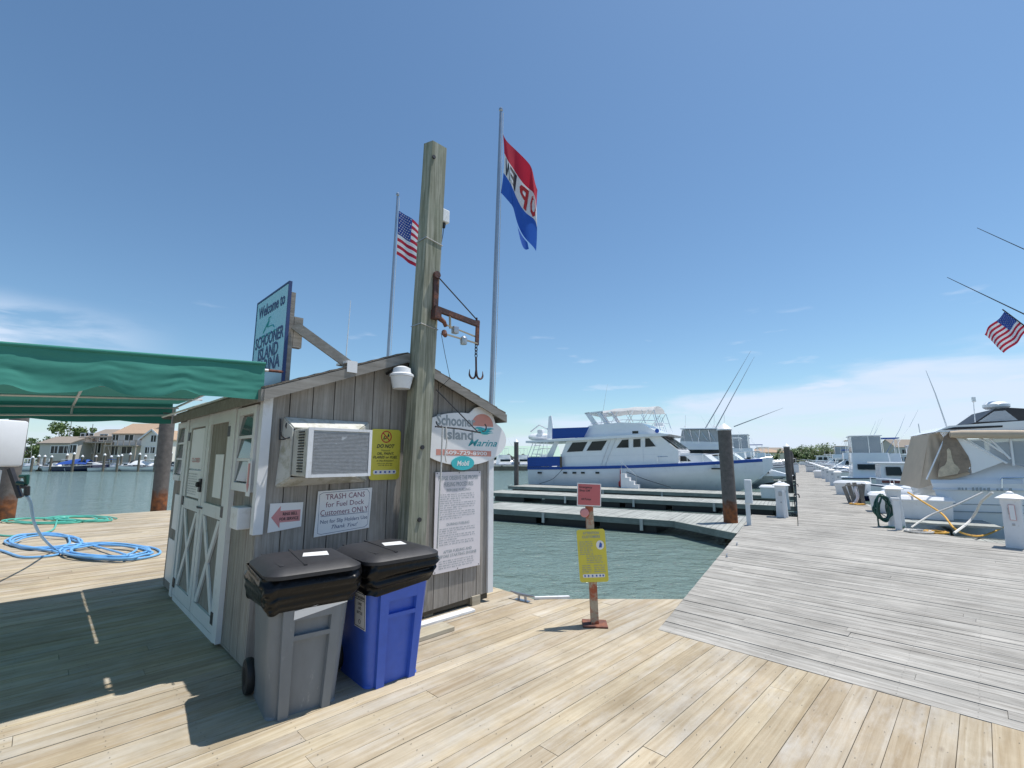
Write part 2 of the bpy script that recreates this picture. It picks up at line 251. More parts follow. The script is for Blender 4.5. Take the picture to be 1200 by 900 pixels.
# ---------------------------------------------------------------- mesh builder
BASE={}   # object -> (frame, base point in frame coords, extra rotation)
class MB:
    def __init__(s): s.v=[]; s.f=[]; s.mi=[]; s.m=0
    def add(s,vs,fs):
        o=len(s.v); s.v+= [Vector(a) for a in vs]; s.f+=[[i+o for i in f] for f in fs]; s.mi+=[s.m]*len(fs); return s
    def box(s,x0,x1,y0,y1,z0,z1):
        return s.add([(x0,y0,z0),(x1,y0,z0),(x1,y1,z0),(x0,y1,z0),(x0,y0,z1),(x1,y0,z1),(x1,y1,z1),(x0,y1,z1)],[(0,3,2,1),(4,5,6,7),(0,1,5,4),(1,2,6,5),(2,3,7,6),(3,0,4,7)])
    def bbox(s,x0,x1,y0,y1,z0,z1,r=.01,seg=2):   # bevelled box
        bm=bmesh.new(); vs=[bm.verts.new(p) for p in [(x0,y0,z0),(x1,y0,z0),(x1,y1,z0),(x0,y1,z0),(x0,y0,z1),(x1,y0,z1),(x1,y1,z1),(x0,y1,z1)]]
        for f in [(0,3,2,1),(4,5,6,7),(0,1,5,4),(1,2,6,5),(2,3,7,6),(3,0,4,7)]: bm.faces.new([vs[i] for i in f])
        bmesh.ops.bevel(bm,geom=bm.edges[:],offset=r,segments=seg,profile=.5,affect='EDGES'); bm.verts.index_update()
        s.add([v.co.copy() for v in bm.verts],[[v.index for v in f.verts] for f in bm.faces]); bm.free(); return s
    def prism(s,poly,vec):
        n=len(poly); vec=Vector(vec); a=[Vector(p) for p in poly]; b=[p+vec for p in a]
        return s.add(a+b,[list(range(n))[::-1],list(range(n,2*n))]+[(i,(i+1)%n,(i+1)%n+n,i+n) for i in range(n)])
    def bar(s,p0,p1,wd,ht,up=(0,0,1)):
        p0,p1=Vector(p0),Vector(p1); d=(p1-p0).normalized(); up=Vector(up)
        if abs(d.dot(up))>.98: up=Vector((0,1,0))
        sd=d.cross(up).normalized()*wd/2; u=sd.cross(d).normalized()*ht/2
        return s.prism([p0-sd-u,p0+sd-u,p0+sd+u,p0-sd+u],p1-p0)
    def tube(s,pts,r,n=8,cap=True):
        pts=[Vector(p) for p in pts]; rs=r if isinstance(r,(list,tuple)) else [r]*len(pts); vs=[];fs=[]; prev=None
        for i,p in enumerate(pts):
            d=(pts[min(i+1,len(pts)-1)]-pts[max(i-1,0)])
            if d.length<1e-9: d=Vector((0,0,1))
            d.normalize()
            if prev is None:
                a=Vector((0,0,1)) if abs(d.z)<.9 else Vector((1,0,0)); x=d.cross(a).normalized()
            else:
                x=prev-d*prev.dot(d); x=x.normalized() if x.length>1e-6 else d.orthogonal().normalized()
            prev=x; y=d.cross(x)
            for k in range(n):
                t=2*math.pi*k/n; vs.append(p+(x*math.cos(t)+y*math.sin(t))*rs[i])
        for i in range(len(pts)-1):
            for k in range(n): a=i*n+k;b=i*n+(k+1)%n; fs.append((a,b,b+n,a+n))
        if cap: fs.append(list(range(n))[::-1]); fs.append([len(vs)-n+k for k in range(n)])
        return s.add(vs,fs)
    def lathe(s,c,prof,n=16,axis='z'):
        vs=[];fs=[]; c=Vector(c)
        for r,h in prof:
            for k in range(n):
                t=2*math.pi*k/n; a,b=r*math.cos(t),r*math.sin(t)
                vs.append(c+(Vector((a,b,h)) if axis=='z' else Vector((h,a,b)) if axis=='x' else Vector((a,h,b))))
        for i in range(len(prof)-1):
            for k in range(n): a=i*n+k;b=i*n+(k+1)%n; fs.append((a,b,b+n,a+n))
        fs.append(list(range(n))[::-1]); fs.append([len(vs)-n+k for k in range(n)])
        return s.add(vs,fs)
    def loft(s,rings,cap=True,closed=True):
        n=len(rings[0]); vs=[p for r in rings for p in r]; fs=[]
        for i in range(len(rings)-1):
            for k in range(n if closed else n-1): a=i*n+k;b=i*n+(k+1)%n; fs.append((a,b,b+n,a+n))
        if cap and closed: fs.append(list(range(n))[::-1]); fs.append([len(vs)-n+k for k in range(n)])
        return s.add(vs,fs)
    def grid(s,fn,nu,nv,th=0,mfn=None):
        vs=[Vector(fn(i/nu,j/nv)) for i in range(nu+1) for j in range(nv+1)]; o=len(s.v); s.v+=vs
        for i in range(nu):
            for j in range(nv):
                a=i*(nv+1)+j; s.f.append([o+a,o+a+1,o+a+nv+2,o+a+nv+1]); s.mi.append(mfn((i+.5)/nu,(j+.5)/nv) if mfn else s.m)
        return s
    def text(s,txt,o,xd,ud,h,wd=None,shear=0,bold=0,align='C',ext=.0012,fn=None,space=1):
        """flat lettering: o = centre of line, xd/ud directions, cap height h, total width wd"""
        cu=bpy.data.curves.new('t','FONT'); cu.body=txt; cu.shear=shear; cu.offset=bold; cu.resolution_u=2; cu.space_character=space
        ob=bpy.data.objects.new('t',cu); col.objects.link(ob); dg=bpy.context.evaluated_depsgraph_get(); me=bpy.data.meshes.new_from_object(ob.evaluated_get(dg))
        vs=[v.co.copy() for v in me.vertices]; fs=[list(p.vertices) for p in me.polygons]
        bpy.data.objects.remove(ob); bpy.data.curves.remove(cu); bpy.data.meshes.remove(me)
        if not vs: return s
        x0=min(v.x for v in vs); x1=max(v.x for v in vs); k=h/.7; kx=(wd/(x1-x0)) if wd else k
        if align=='L': cx=x0
        elif align=='R': cx=x1
        else: cx=(x0+x1)/2
        if fn: return s.add([fn((v.x-cx)*kx,(v.y-.35)*k) for v in vs],fs)
        o,xd,ud=Vector(o),Vector(xd).normalized(),Vector(ud).normalized(); nn=xd.cross(ud)*ext
        return s.add([o+xd*((v.x-cx)*kx)+ud*((v.y-.35)*k)+nn for v in vs],fs)
    def dashes(s,o,xd,ud,wd,h,rnd,align='L'):
        """a line of print too small to read: word-length strokes"""
        o,xd,ud=Vector(o),Vector(xd).normalized(),Vector(ud).normalized(); n=xd.cross(ud)*.0012; x=0
        while x<wd-.01:
            l=min(rnd.uniform(1.2,4.5)*h,wd-x); k=x
            while k<x+l-h*.3:
                a=o+xd*k+n; e=h*rnd.uniform(.35,.6); hh=ud*h*rnd.choice((.35,.5,.35))
                s.add([a-hh,a+xd*e-hh*.9,a+xd*e+hh,a+hh*.8],[(0,1,2,3)]); k+=h*.75
            x+=l+h*.9
        return s
    def build(s,name,mats,parent=None,F='O',base=(0,0,0),rot=0,smooth=False,auto=None):
        me=bpy.data.meshes.new(name)
        if parent is not None: F,base,rot=BASE[parent.name]
        b=Vector(base)
        me.from_pydata([tuple(v-b) for v in s.v],[],s.f)
        if not isinstance(mats,(list,tuple)): mats=[mats]
        for m in mats: me.materials.append(M[m] if isinstance(m,str) else m)
        me.polygons.foreach_set('material_index',s.mi)
        bm=bmesh.new(); bm.from_mesh(me); bmesh.ops.recalc_face_normals(bm,faces=bm.faces); bm.to_mesh(me); bm.free()
        if smooth:
            me.polygons.foreach_set('use_smooth',[True]*len(me.polygons))
            try: me.set_sharp_from_angle(angle=R(auto or 40))
            except Exception: pass
        o=bpy.data.objects.new(name,me); col.objects.link(o)
        if parent is not None: o.parent=parent
        else:
            o.location=fr(F,*base) if F!='L' else base; o.rotation_euler=(0,0,ANG.get(F,0)+rot)
        BASE[o.name]=(F,base,rot); return o
def tag(o,label,cat,group=None,kind=None):
    o['label']=label; o['category']=cat
    if group: o['group']=group
    if kind: o['kind']=kind
    return o
def struct(o,kind='structure'): o['kind']=kind; return o
def thing(name,label,cat,F='O',base=(0,0,0),rot=0,group=None):
    """Empty at the base; parts are modelled in the coordinates of frame F (rot turns them about the base)"""
    o=bpy.data.objects.new(name,None); o.empty_display_size=.2; col.objects.link(o)
    o.location=fr(F,*base); o.rotation_euler=(0,0,ANG[F]+rot); BASE[o.name]=(F,base,rot); return tag(o,label,cat,group)
def local(name,label,cat,F,pos,rot=0,group=None):
    """a thing whose parts are modelled round its own origin"""
    o=bpy.data.objects.new(name,None); o.empty_display_size=.2; col.objects.link(o)
    o.location=fr(F,*pos); o.rotation_euler=(0,0,ANG[F]+rot); BASE[o.name]=(F,(0,0,0),rot); return tag(o,label,cat,group)
def dup(root,F,pos,rot,label,group=None,scale=1):
    r=root.copy(); col.objects.link(r); r.location=fr(F,*pos); r.rotation_euler=(0,0,ANG[F]+rot); r['label']=label; r.scale=(scale,)*3
    if group: r['group']=group
    for ch in list(root.children):
        c=ch.copy(); col.objects.link(c); c.parent=r
        for g in list(ch.children):
            d=g.copy(); col.objects.link(d); d.parent=c
    return r

# polygon strips: boards cut to the outline of the deck
def clip(poly,ax,val,keep):
    o=[]; n=len(poly)
    for i in range(n):
        a,b=poly[i],poly[(i+1)%n]; da=(a[ax]-val)*keep; db=(b[ax]-val)*keep
        if da>=0: o.append(a)
        if (da>=0)!=(db>=0):
            t=da/(da-db); o.append((a[0]+(b[0]-a[0])*t,a[1]+(b[1]-a[1])*t))
    return o
def boards(mb,poly,along,width,gap,z0,z1,length=3.6,rnd=random,jit=.002,to3=lambda x,y,z:(x,y,z),lim=None):
    """along: axis of the board length (0/1)"""
    ac=1-along; lo=min(p[ac] for p in poly); hi=max(p[ac] for p in poly); k=lo
    while k<hi:
        st=clip(clip(poly,ac,k,1),ac,k+width-gap,-1)
        if len(st)>=3:
            a0=min(p[along] for p in st); a1=max(p[along] for p in st)
            c=a0-rnd.uniform(0,length)
            while c<a1:
                e=c+length
                if c>=a0-.2 and False: pass
                seg=clip(clip(st,along,c,1),along,e-.003,-1)
                if len(seg)>=3:
                    dz=rnd.uniform(-jit,jit); n=len(seg)
                    mb.add([to3(x,y,z0) for x,y in seg]+[to3(x,y,z1+dz) for x,y in seg],[list(range(n))[::-1],list(range(n,2*n))]+[(i,(i+1)%n,(i+1)%n+n,i+n) for i in range(n)])
                c=e
        k+=width
    return mb

# ---------------------------------------------------------------- water and land
WZ=-.72
mb=MB(); mb.add([(-900,-300,WZ),(900,-300,WZ),(900,1500,WZ),(-900,1500,WZ)],[(0,1,2,3)]); struct(mb.build('water','water'))
SH=86.0
def sheet(mb,x0,x1,y0,y1,nx,ny,fn):
    return mb.grid(lambda a,b:(x0+(x1-x0)*a,y0+(y1-y0)*b,fn(x0+(x1-x0)*a,y0+(y1-y0)*b)),nx,ny)
mb=MB(); sheet(mb,-500,30,SH,1400,40,60,lambda x,y:-.15+.6*noise.noise(Vector((x*.03,y*.03,0)))*min(1,(y-SH)/10)); struct(mb.build('far_shore','land'))
mb=MB(); sheet(mb,30,900,235,1400,40,50,lambda x,y:-.2+1.2*max(0,noise.noise(Vector((x*.02,y*.02,3))))*min(1,(y-235)/20)); struct(mb.build('marsh_land','land'))
mb=MB(); mb.box(-500,30,SH-.35,SH-.002,-1.6,.05); 
for i in range(0,530,3): mb.box(-500+i,-499.7+i,SH-.5,SH-.36,-1.6,.15)
tag(mb.build('bulkhead','bulk'),'brown timber bulkhead holding the far shore across the channel','bulkhead')

# ---------------------------------------------------------------- decks
EDG=[(-34,-2.5),(11,-2.5),(-.0+4.96*0+5.6,-.35+0),(0,0)]
# blonde fuel dock: boards along u. boundary with the grey deck runs along v at u = BU
BU=4.41
blonde=[(-30,-4),(BU,-4),(BU,2.52),(5.53,2.79),(4.42,3.78),(4.30,3.86),(4.30,18.35),(-30,18.35)]
# keep the little triangle beyond the boundary corner out of the blonde deck's board run
_k=fr('P',6.02,1.262); _k=unf('S',_k)
blonde=[(-30,-4),(BU,-4),(BU,2.41),(_k[0],_k[1]),(4.42,3.80),(4.30,3.90),(4.30,18.35),(-30,18.35)]
mb=MB(); rd=random.Random(3); boards(mb,blonde,0,.143,.0035,-.045,0,7.5,rd,.0022)
def nails(mb,poly,u0,u1,v0,v1,along,wd,off,lo):
    mb.m=1; st=.42; pl=poly; n=len(pl)
    def inside(x,y):
        c=False
        for i in range(n):
            (x1,y1),(x2,y2)=pl[i],pl[(i+1)%n]
            if (y1>y)!=(y2>y) and x<(x2-x1)*(y-y1)/(y2-y1)+x1: c=not c
        return c
    a0,a1,c0,c1=(u0,u1,v0,v1) if along==0 else (v0,v1,u0,u1)
    k0=int((c0-lo)/wd)
    for k in range(k0,int((c1-lo)/wd)):
        for f in (.24,.74):
            c=lo+(k+f)*wd; a=off+st*int((a0-off)/st)
            while a<a1:
                x,y=(a,c) if along==0 else (c,a); x+=rd.uniform(-.012,.012); y+=rd.uniform(-.006,.006)
                if inside(x,y): q=.0034; mb.add([(x+q*math.cos(R(60*i)),y+q*math.sin(R(60*i)),.0032) for i in range(6)],[tuple(range(6))])
                a+=st
    mb.m=0
nails(mb,blonde,-4,4.4,-1.5,9,0,.143,-29.375,-4)
struct(mb.build('fuel_dock_deck',['blonde','nail'],F='S'))
# substructure
mb=MB(); k=-3.6
for y in [x*.6 for x in range(-6,31)]: pass
ins=clip(clip(blonde,0,-29,1),1,-3.9,1)
for i in range(0,80):
    u=-29.4+i*.42
    if u>4.2: break
    mb.box(u,u+.05,-3.9,18.25,-.26,-.047)
mb.box(-30,4.24,18.2,18.33,-.40,-.05); mb.box(4.17,4.28,3.95,18.15,-.40,-.05); 
mb.prism([(4.40,3.70,-.40),(5.42,2.82,-.40),(5.42,2.82,-.05),(4.40,3.70,-.05)],(-.06,-.06,0))
for i in range(14):
    for j in range(5): mb.tube([(-28+i*2.45,-2+j*4.9,-2.2),(-28+i*2.45,-2+j*4.9,-.27)],.14,10)
struct(mb.build('fuel_dock_frame','joist',F='S'))
# grey deck, boards at right angles to the blonde ones (shed frame v), pier beyond. outline given in pier coords, converted
def P2S(a,b): p=fr('P',a,b); q=unf('S',p); return (q[0],q[1])
def S2P(u,v): p=fr('S',u,v); q=unf('P',p); return (q[0],q[1])
greyP=[S2P(BU+.006,2.41),(13.25,1.2),(13.6,1.2),(13.6,.06),(14.35,.06),(155,.06),(155,-2.05),(14.6,-2.05),(13.2,-3.0),(11.5,-5.5),(8.5,-9.5),S2P(BU+.006,-9.5)]
greyS=[P2S(a,b) for a,b in greyP]
mb=MB(); rd=random.Random(5)
near=clip(greyS,0,24.0,-1)
boards(mb,near,1,.137,.007,-.045,0,9,rd,.003); nails(mb,near,4.45,12,-6,3,1,.137,-29.2,min(p[0] for p in near))
struct(mb.build('grey_deck',['grey','nail'],F='S'))
mb=MB(); far=clip(greyS,0,24.0,1); boards(mb,far,1,.28,.014,-.045,0,6,rd,.002); struct(mb.build('pier_deck','grey',F='S'))
mb=MB()
mb.box(14.0,155,-.10,.02,-.42,-.05); mb.box(14.0,155,-2.0,-1.88,-.42,-.05)
for i in range(90):
    a=14.2+i*1.55; mb.box(a,a+.08,-1.87,-.11,-.24,-.048)
mb.prism([(5.2,1.10,-.4),(13.1,1.06,-.4),(13.1,1.06,-.05),(5.2,1.10,-.05)],(0,-.08,0))
mb.prism([(14.6,-1.98,-.4),(13.2,-2.93,-.4),(13.2,-2.93,-.05),(14.6,-1.98,-.05)],(-.08,.06,0)); mb.prism([(13.2,-2.93,-.4),(11.5,-5.45,-.4),(8.5,-9.4,-.4),(8.5,-9.4,-.05),(11.5,-5.45,-.05),(13.2,-2.93,-.05)],(-.08,.06,0))
for i in range(24):
    mb.tube([(15+i*6,-.25,-2.4),(15+i*6,-.25,-.25)],.15,8); mb.tube([(15+i*6,-1.7,-2.4),(15+i*6,-1.7,-.25)],.15,8)
for a,b in ((7,.6),(10,.6),(12.8,.7),(12.7,-2.6),(11,-5),(9,-8)): mb.tube([(a,b,-2.4),(a,b,-.06)],.15,8)
for i in range(16): mb.box(5.2+i*.5,5.26+i*.5,(-4 if i<12 else -2.2),1.02,-.24,-.048)
struct(mb.build('pier_frame','joist',F='P'))
# small platform left of the pier, one step lower
mb=MB(); boards(mb,[(13.65,.08),(16.1,.08),(16.1,1.25),(13.3,1.25),(13.3,1.22),(13.65,1.22)],1,.14,.008,-.09,-.05,3,rd,.002)
pf=mb.build('landing_platform','grey',F='P',base=(14.8,.6,-.05)); tag(pf,'low plank platform at the left side of the pier carrying a white power post','platform')
mb=MB(); mb.box(13.55,16.05,1.12,1.2,-.4,-.092); mb.box(15.98,16.06,.1,1.1,-.4,-.092); mb.build('rim_beam','joist',parent=pf)

# edge trim cleats etc
def cleat(pos,F,rot,label,s=1):
    t=local('dock_cleat',label,'cleat',F,pos,rot,'cleats on the dock edges')
    mb=MB(); mb.tube([(-.16*s,0,.07*s),(-.08*s,0,.062*s),(0,0,.06*s),(.08*s,0,.062*s),(.16*s,0,.07*s)],[.008*s,.014*s,.017*s,.014*s,.008*s],8); mb.build('horn','alu',t,smooth=True)
    mb=MB()
    for x in (-.05,.05): mb.tube([(x*s,0,0),(x*s*.8,0,.055*s)],.013*s,8)
    mb.bbox(-.09*s,.09*s,-.03*s,.03*s,0,.008*s,.003); mb.build('base','alu',t)
cleat((*unf('S',(gr(612,704)[0],gr(612,704)[1],0))[:2],.001),'S',R(95),'grey metal cleat on the blonde dock edge behind the shed corner',1.1)
p=gr(857,638,0,'P'); cleat((p[0],p[1]-.1,.001),'P',0,'farther small dark cleat on the left edge of the grey deck',.55)
p=gr(848,652,0,'P'); cleat((p[0],p[1]-.05,.001),'P',0,'nearer small dark cleat on the left edge of the grey deck',.55)

# ---------------------------------------------------------------- finger docks
def finger(a0,a1,b0,b1,gusset,label):
    t=thing('finger_dock',label,'dock','P',((a0+a1)/2,b0,-.3),0,'floating finger docks beside the pier')
    z=-.3
    FH=.17
    poly=[(a0,b1),(a0,b0+2.0),(a0-1.55,b0+.15),(a0-1.55,b0),(a1,b0),(a1,b1)] if gusset else [(a0,b1),(a0,b0),(a1,b0),(a1,b1)]
    if b1<b0: poly=[(a0,b0),(a0,b1),(a1,b1),(a1,b0)]
    mb=MB(); boards(mb,poly,0,.15,.012,z-.04,z,9,random.Random(int(a0)),.003); mb.build('decking','fingerwood',t)
    mb=MB(); lo,hi=min(b0,b1),max(b0,b1)
    s0=lo+2.0 if gusset else lo
    mb.box(a0-.06,a0-.002,s0,hi,z-FH,z+.015); mb.box(a1+.002,a1+.06,lo,hi,z-FH,z+.015); 
    e=b1; sgn=1 if b1>b0 else -1
    mb.box(a0,a1,e+(.002 if sgn>0 else -.06),e+(.06 if sgn>0 else -.002),z-FH,z+.012)
    if gusset: mb.prism([(a0-.03,b0+2.0,z-FH),(a0-1.58,b0+.15,z-FH),(a0-1.58,b0+.15,z+.012),(a0-.03,b0+2.0,z+.012)],(-.05,.03,0))
    mb.build('fascia','fascia',t)
    k=lo+(2.6 if gusset else .8)
    while k<hi-1.6:
        mb=MB(); mb.bbox(a0+.05,a1-.05,k,k+1.9,WZ-.25,z-.06,.05); mb.build('float','float',t)
        k+=2.15 if int(k*3)%4 else 3.1
    for bb in (lo+3,lo+6.5,lo+10):
        if bb<hi: mb=MB(); mb.box(a0-.10,a0-.062,bb,bb+.10,z-.34,z+.0); mb.build('bracket','alu',t)
    return t
finger(15.3,17.8,1.3,11.2,True,'nearest long grey floating finger dock with a triangular corner at the rusty piling')
finger(22.2,24.4,.1,15.3,False,'second long grey floating finger dock between the nearest one and the yacht')
finger(27.7,30.3,.1,16.9,False,'third long grey floating finger dock lying right against the big yacht')
finger(46.5,47.8,.1,14,False,'far grey floating finger dock beyond the big yacht on the left of the pier')
finger(14.3,15.9,-2.2,-13,False,'grey floating finger dock beside the big cruiser right of the pier')
finger(23.4,25.0,-2.2,-13,False,'grey floating finger dock behind the big cruiser right of the pier')
finger(36.8,38.0,-2.2,-13,False,'far grey floating finger dock beyond the pilothouse boat')
# white box float on finger 1
mb=MB(); 
# ---------------------------------------------------------------- pilings
def piling(F,pos,r,h,label,mat_='rustpile',cap=False,bot=-2.6,lean=(0,0),group='dark pilings along the docks'):
    t=local('dock_piling',label,'piling',F,pos,0,group)
    mb=MB(); pts=[];rr=[]
    for i in range(15):
        z=bot+(h-bot)*i/14; pts.append((lean[0]*z,lean[1]*z,z)); rr.append(r*(1.03-.05*i/14))
    mb.tube(pts,rr,24); mb.build('shaft',mat_,t,smooth=True)
    if cap:
        mb=MB(); mb.lathe((lean[0]*h,lean[1]*h,h),[(r*1.12,-.02),(r*1.12,.02),(r*.6,.12),(.02,.2)],20); mb.build('cap','whiteclean',t,smooth=True,)
    return t
p=gr(186,595,0,'S'); piling('S',(p[0]-.13,18.65,0),.21,3.25,'big dark rust-footed piling behind the awning nearest to the shed',lean=(-.012,0))
p=onY(20,540,13.2); q=unf('S',p); piling('S',(q[0]-.05,18.65,0),.20,3.25,'big dark piling behind the awning beside the white pump',lean=(-.01,0))
piling('P',(15.9,1.82,-.28),.20,2.78,'thick dark piling with rusty foot and white cap at the nearest finger dock',cap=True)
piling('P',(29.4,17.3,-.3),.165,3.05,'slim dark white-capped piling at the far left end of the finger docks','piling',True)
piling('P',(36.0,.42,-.1),.185,2.45,'dark piling at the left edge of the pier beyond the yacht bow','piling',True)
piling('P',(52,.35,-.1),.185,2.4,'farther dark piling at the left edge of the pier, second beyond the yacht bow','piling')
for i,a in enumerate((68,85,104)): piling('P',(a,.35,-.1),.18,2.3,'tiny far dark piling, %s of three toward the pier end on its left'%('one','two','three')[i],'piling')

# ---------------------------------------------------------------- the shed
U0,U1,V0,V1=1.30,3.88,4.25,7.72
EZ=2.18; PZ=2.67; UM=(U0+U1)/2
sh=thing('wooden_shed','small weathered grey-brown plank shed with gable front and white double doors','shed','S',(UM,(V0+V1)/2,0))
def to_front(x,y,z): return (x,V0+z,y)
rd=random.Random(11)
mb=MB(); boards(mb,[(U0,.02),(U1,.10),(U1,EZ),(UM,PZ),(U0,EZ)],1,.198,.009,0,.02,9,rd,0,lambda x,y,z:(x,V0+.02-z,y))
mb.build('front_wall','siding',sh)
mb=MB(); mb.prism([(U0+.02,V0+.022,.03),(U1-.02,V0+.022,.03),(U1-.02,V0+.022,EZ-.02),(UM,V0+.022,PZ-.02),(U0+.02,V0+.022,EZ-.02)],(0,.03,0)); mb.build('wall_backing','joist',sh)
mb=MB(); boards(mb,[(V0+.03,.02),(V1,.02),(V1,EZ),(V0+.03,EZ)],1,.198,.008,0,.02,9,rd,0,lambda x,y,z:(U0+.02-z,x,y)); mb.build('side_wall','siding',sh)
mb=MB(); mb.box(U0+.022,U0+.05,V0+.06,V1-.02,.03,EZ-.02); mb.build('side_backing','joist',sh)
mb=MB(); boards(mb,[(V0+.03,.1),(V1,.1),(V1,EZ),(V0+.03,EZ)],1,.198,.008,0,.02,9,rd,0,lambda x,y,z:(U1-.02+z,x,y)); mb.build('right_wall','siding',sh)
mb=MB(); boards(mb,[(U0,.02),(U1,.10),(U1,EZ),(UM,PZ),(U0,EZ)],1,.198,.008,0,.02,9,rd,0,lambda x,y,z:(x,V1-.02+z,y)); mb.build('back_wall','siding',sh)
# roof: two slopes with shingle courses, rake boards, fascia
OV=.12; OE=.06; OER=.14
sl_=(PZ-EZ)/(UM-U0)
def roofside(sg):
    mb=MB()
    ue=(U0-OE) if sg<0 else (U1+OER); ze=EZ-sl_*(OE if sg<0 else OER)
    nn=10
    for i in range(nn):
        a=i/nn; b=(i+1.12)/nn if i<nn-1 else 1
        ua,ub=ue+(UM-ue)*a,ue+(UM-ue)*b; za,zb=ze+(PZ-ze)*a,ze+(PZ-ze)*b
        mb.prism([(ua,V0-OV,za+.06),(ua,V0-OV,za+.072+.006),(ub,V0-OV,zb+.066),(ub,V0-OV,zb+.058)],(0,V1-V0+2*OV,0))
    o=mb.build('roof','shingle',sh)
    mb=MB(); mb.prism([(ue,V0-OV+.01,ze+.02),(ue,V0-OV+.01,ze+.057),(UM,V0-OV+.01,PZ+.055),(UM,V0-OV+.01,PZ+.02)],(0,V1-V0+2*OV-.02,0)); mb.build('sheathing','rake',o)
    mb=MB(); mb.prism([(ue,V0-OV-.012,ze-.045),(ue,V0-OV-.012,ze+.05),(UM,V0-OV-.012,PZ+.052),(UM,V0-OV-.012,PZ-.043)],(0,.02,0)); mb.build('rake_board','rake',sh)
    mb=MB(); x0,x1=(ue-.02,ue) if sg<0 else (ue,ue+.02); mb.box(x0-.001,x1+.001,V0-OV,V1+OV,ze-.05,ze+.05); mb.build('eave_fascia','rake',sh)
roofside(-1); roofside(1)
# white corner trims
mb=MB(); mb.box(U0-.03,U0+.045,V0-.03,V0-.002,1.03,EZ+.02); mb.box(U0-.03,U0-.002,V0-.001,V0+.05,1.03,EZ+.02); mb.build('corner_trim','white',sh)
mb=MB(); mb.box(U1-.055,U1+.025,V0-.03,V0-.002,.10,EZ-.12); mb.build('corner_trim','white',sh)
for q in ((3.0,3.12,V0+.05,V0+.3,0,.1),(3.6,3.72,V0-.02,V0+.2,0,.1)): mb=MB(); mb.box(*q); mb.build('skid','lumber',sh)
# double door in the left wall
xw=U0
door=MB()
def sbox(mb,v0,v1,z0,z1,p0,p1): return mb.box(xw-p1,xw-p0,v0,v1,z0,z1)
fm=MB(); sbox(fm,4.93,5.07,.03,2.13,.002,.045); sbox(fm,6.93,7.05,.03,2.13,.002,.045); sbox(fm,4.90,7.08,2.132,2.26,.002,.05); sbox(fm,5.075,6.925,.0,.06,.002,.03); fm.build('door_frame','white',sh)
for k,(a,b) in enumerate(((5.08,5.99),(6.01,6.92))):
    mb=MB(); sbox(mb,a,b,.07,2.12,.002,.012); dr=mb.build('door','siding',sh)
    mb=MB(); W=.11
    sbox(mb,a,a+W,.07,2.12,.013,.035); sbox(mb,b-W,b,.07,2.12,.013,.035)
    for z in (.07,1.06,2.0): sbox(mb,a+W+.001,b-W-.001,z,z+.12,.013,.034)
    for s in (1,-1):
        p0=(xw-.0225,a+W if s>0 else b-W,.20); p1=(xw-.0225,b-W if s>0 else a+W,1.05)
        mb.bar(p0,p1,.018 if s>0 else .014,.085,(1,0,0)) if False else mb.prism([(xw-.015,p0[1],p0[2]),(xw-.015,p0[1]+(.09*s),p0[2]),(xw-.015,p1[1],p1[2]),(xw-.015,p1[1]-.09*s,p1[2])],(-.016 if s>0 else -.019,0,0))
    mb.build('trim','white',dr)
    if k==1:
        mb=MB(); sbox(mb,a+W+.03,b-W-.03,1.25,1.95,.013,.02); mb.build('pane','paneglass',dr)
        mb=MB(); sbox(mb,a+W+.05,b-W-.05,1.52,1.98,.021,.026); n1=mb.build('notice','whiteclean',dr)
        mb=MB(); mb.text('CLOSED',(xw-.0265,(a+b)/2,1.62),(0,-1,0),(0,0,1),.05,.4,bold=.02); mb.build('lettering','redfade',dr)
        mb=MB(); sbox(mb,a+W+.05,b-W-.05,1.2,1.5,.021,.026); mb.build('notice','whiteclean',dr)
    else:
        mb=MB(); sbox(mb,a+.25,a+.55,1.25,1.68,.013,.019); mb.build('notice','whiteclean',dr)
    for z in (.2,1.14,1.9): mb=MB(); sbox(mb,(a-.01 if k==0 else b-.09),(a+.09 if k==0 else b+.01),z-.05,z+.05,.037,.044); mb.build('hinge','steel',dr)
mb=MB(); sbox(mb,6.02,6.10,1.28,1.42,.037,.055); mb.lathe((xw-.055,6.06,1.36),[(.02,-.03),(.028,-.02),(.028,0)],12,'x'); mb.build('door_latch','steel',sh); mb=MB(); mb.tube([(xw-.04,5.9,1.12),(xw-.06,6.0,1.12),(xw-.04,6.12,1.12)],.008,6); mb.build('door_chain','steel',sh)
# lettering on the left door panel
mb=MB(); rdd=random.Random(2)
for i in range(9): mb.dashes((xw-.0275,6.75,1.46-i*.028),(0,-1,0),(0,0,1),.45,.014,rdd)
mb.build('door_print','inkgrey',sh)
# windows in the left wall
def swin(v0,v1,z0,z1):
    mb=MB(); f=.07
    sbox(mb,v0-f,v0,z0-f,z1+f,.002,.04); sbox(mb,v1,v1+f,z0-f,z1+f,.002,.04); sbox(mb,v0+.001,v1-.001,z1,z1+f,.002,.038); sbox(mb,v0+.001,v1-.001,z0-f,z0,.002,.05)
    for i in (1,2): z=z0+(z1-z0)*i/3; sbox(mb,v0+.001,v1-.001,z-.012,z+.012,.012,.03)
    o=mb.build('window','white',sh)
    for i in range(3):
        za,zb=z0+(z1-z0)*i/3+.013,z0+(z1-z0)*(i+1)/3-.013
        mb=MB(); mb.prism([(xw-.006,v0+.002,zb),(xw-.010,v0+.002,zb),(xw-.032,v0+.002,za),(xw-.028,v0+.002,za)],(0,v1-v0-.004,0)); mb.build('pane','paneglass',o)
swin(4.42,4.83,1.43,2.03); swin(7.16,7.55,1.43,2.03)
mb=MB(); sbox(mb,4.33,4.42,1.33,1.62,.045,.052); mb.build('arrow_notice','whiteclean',sh)
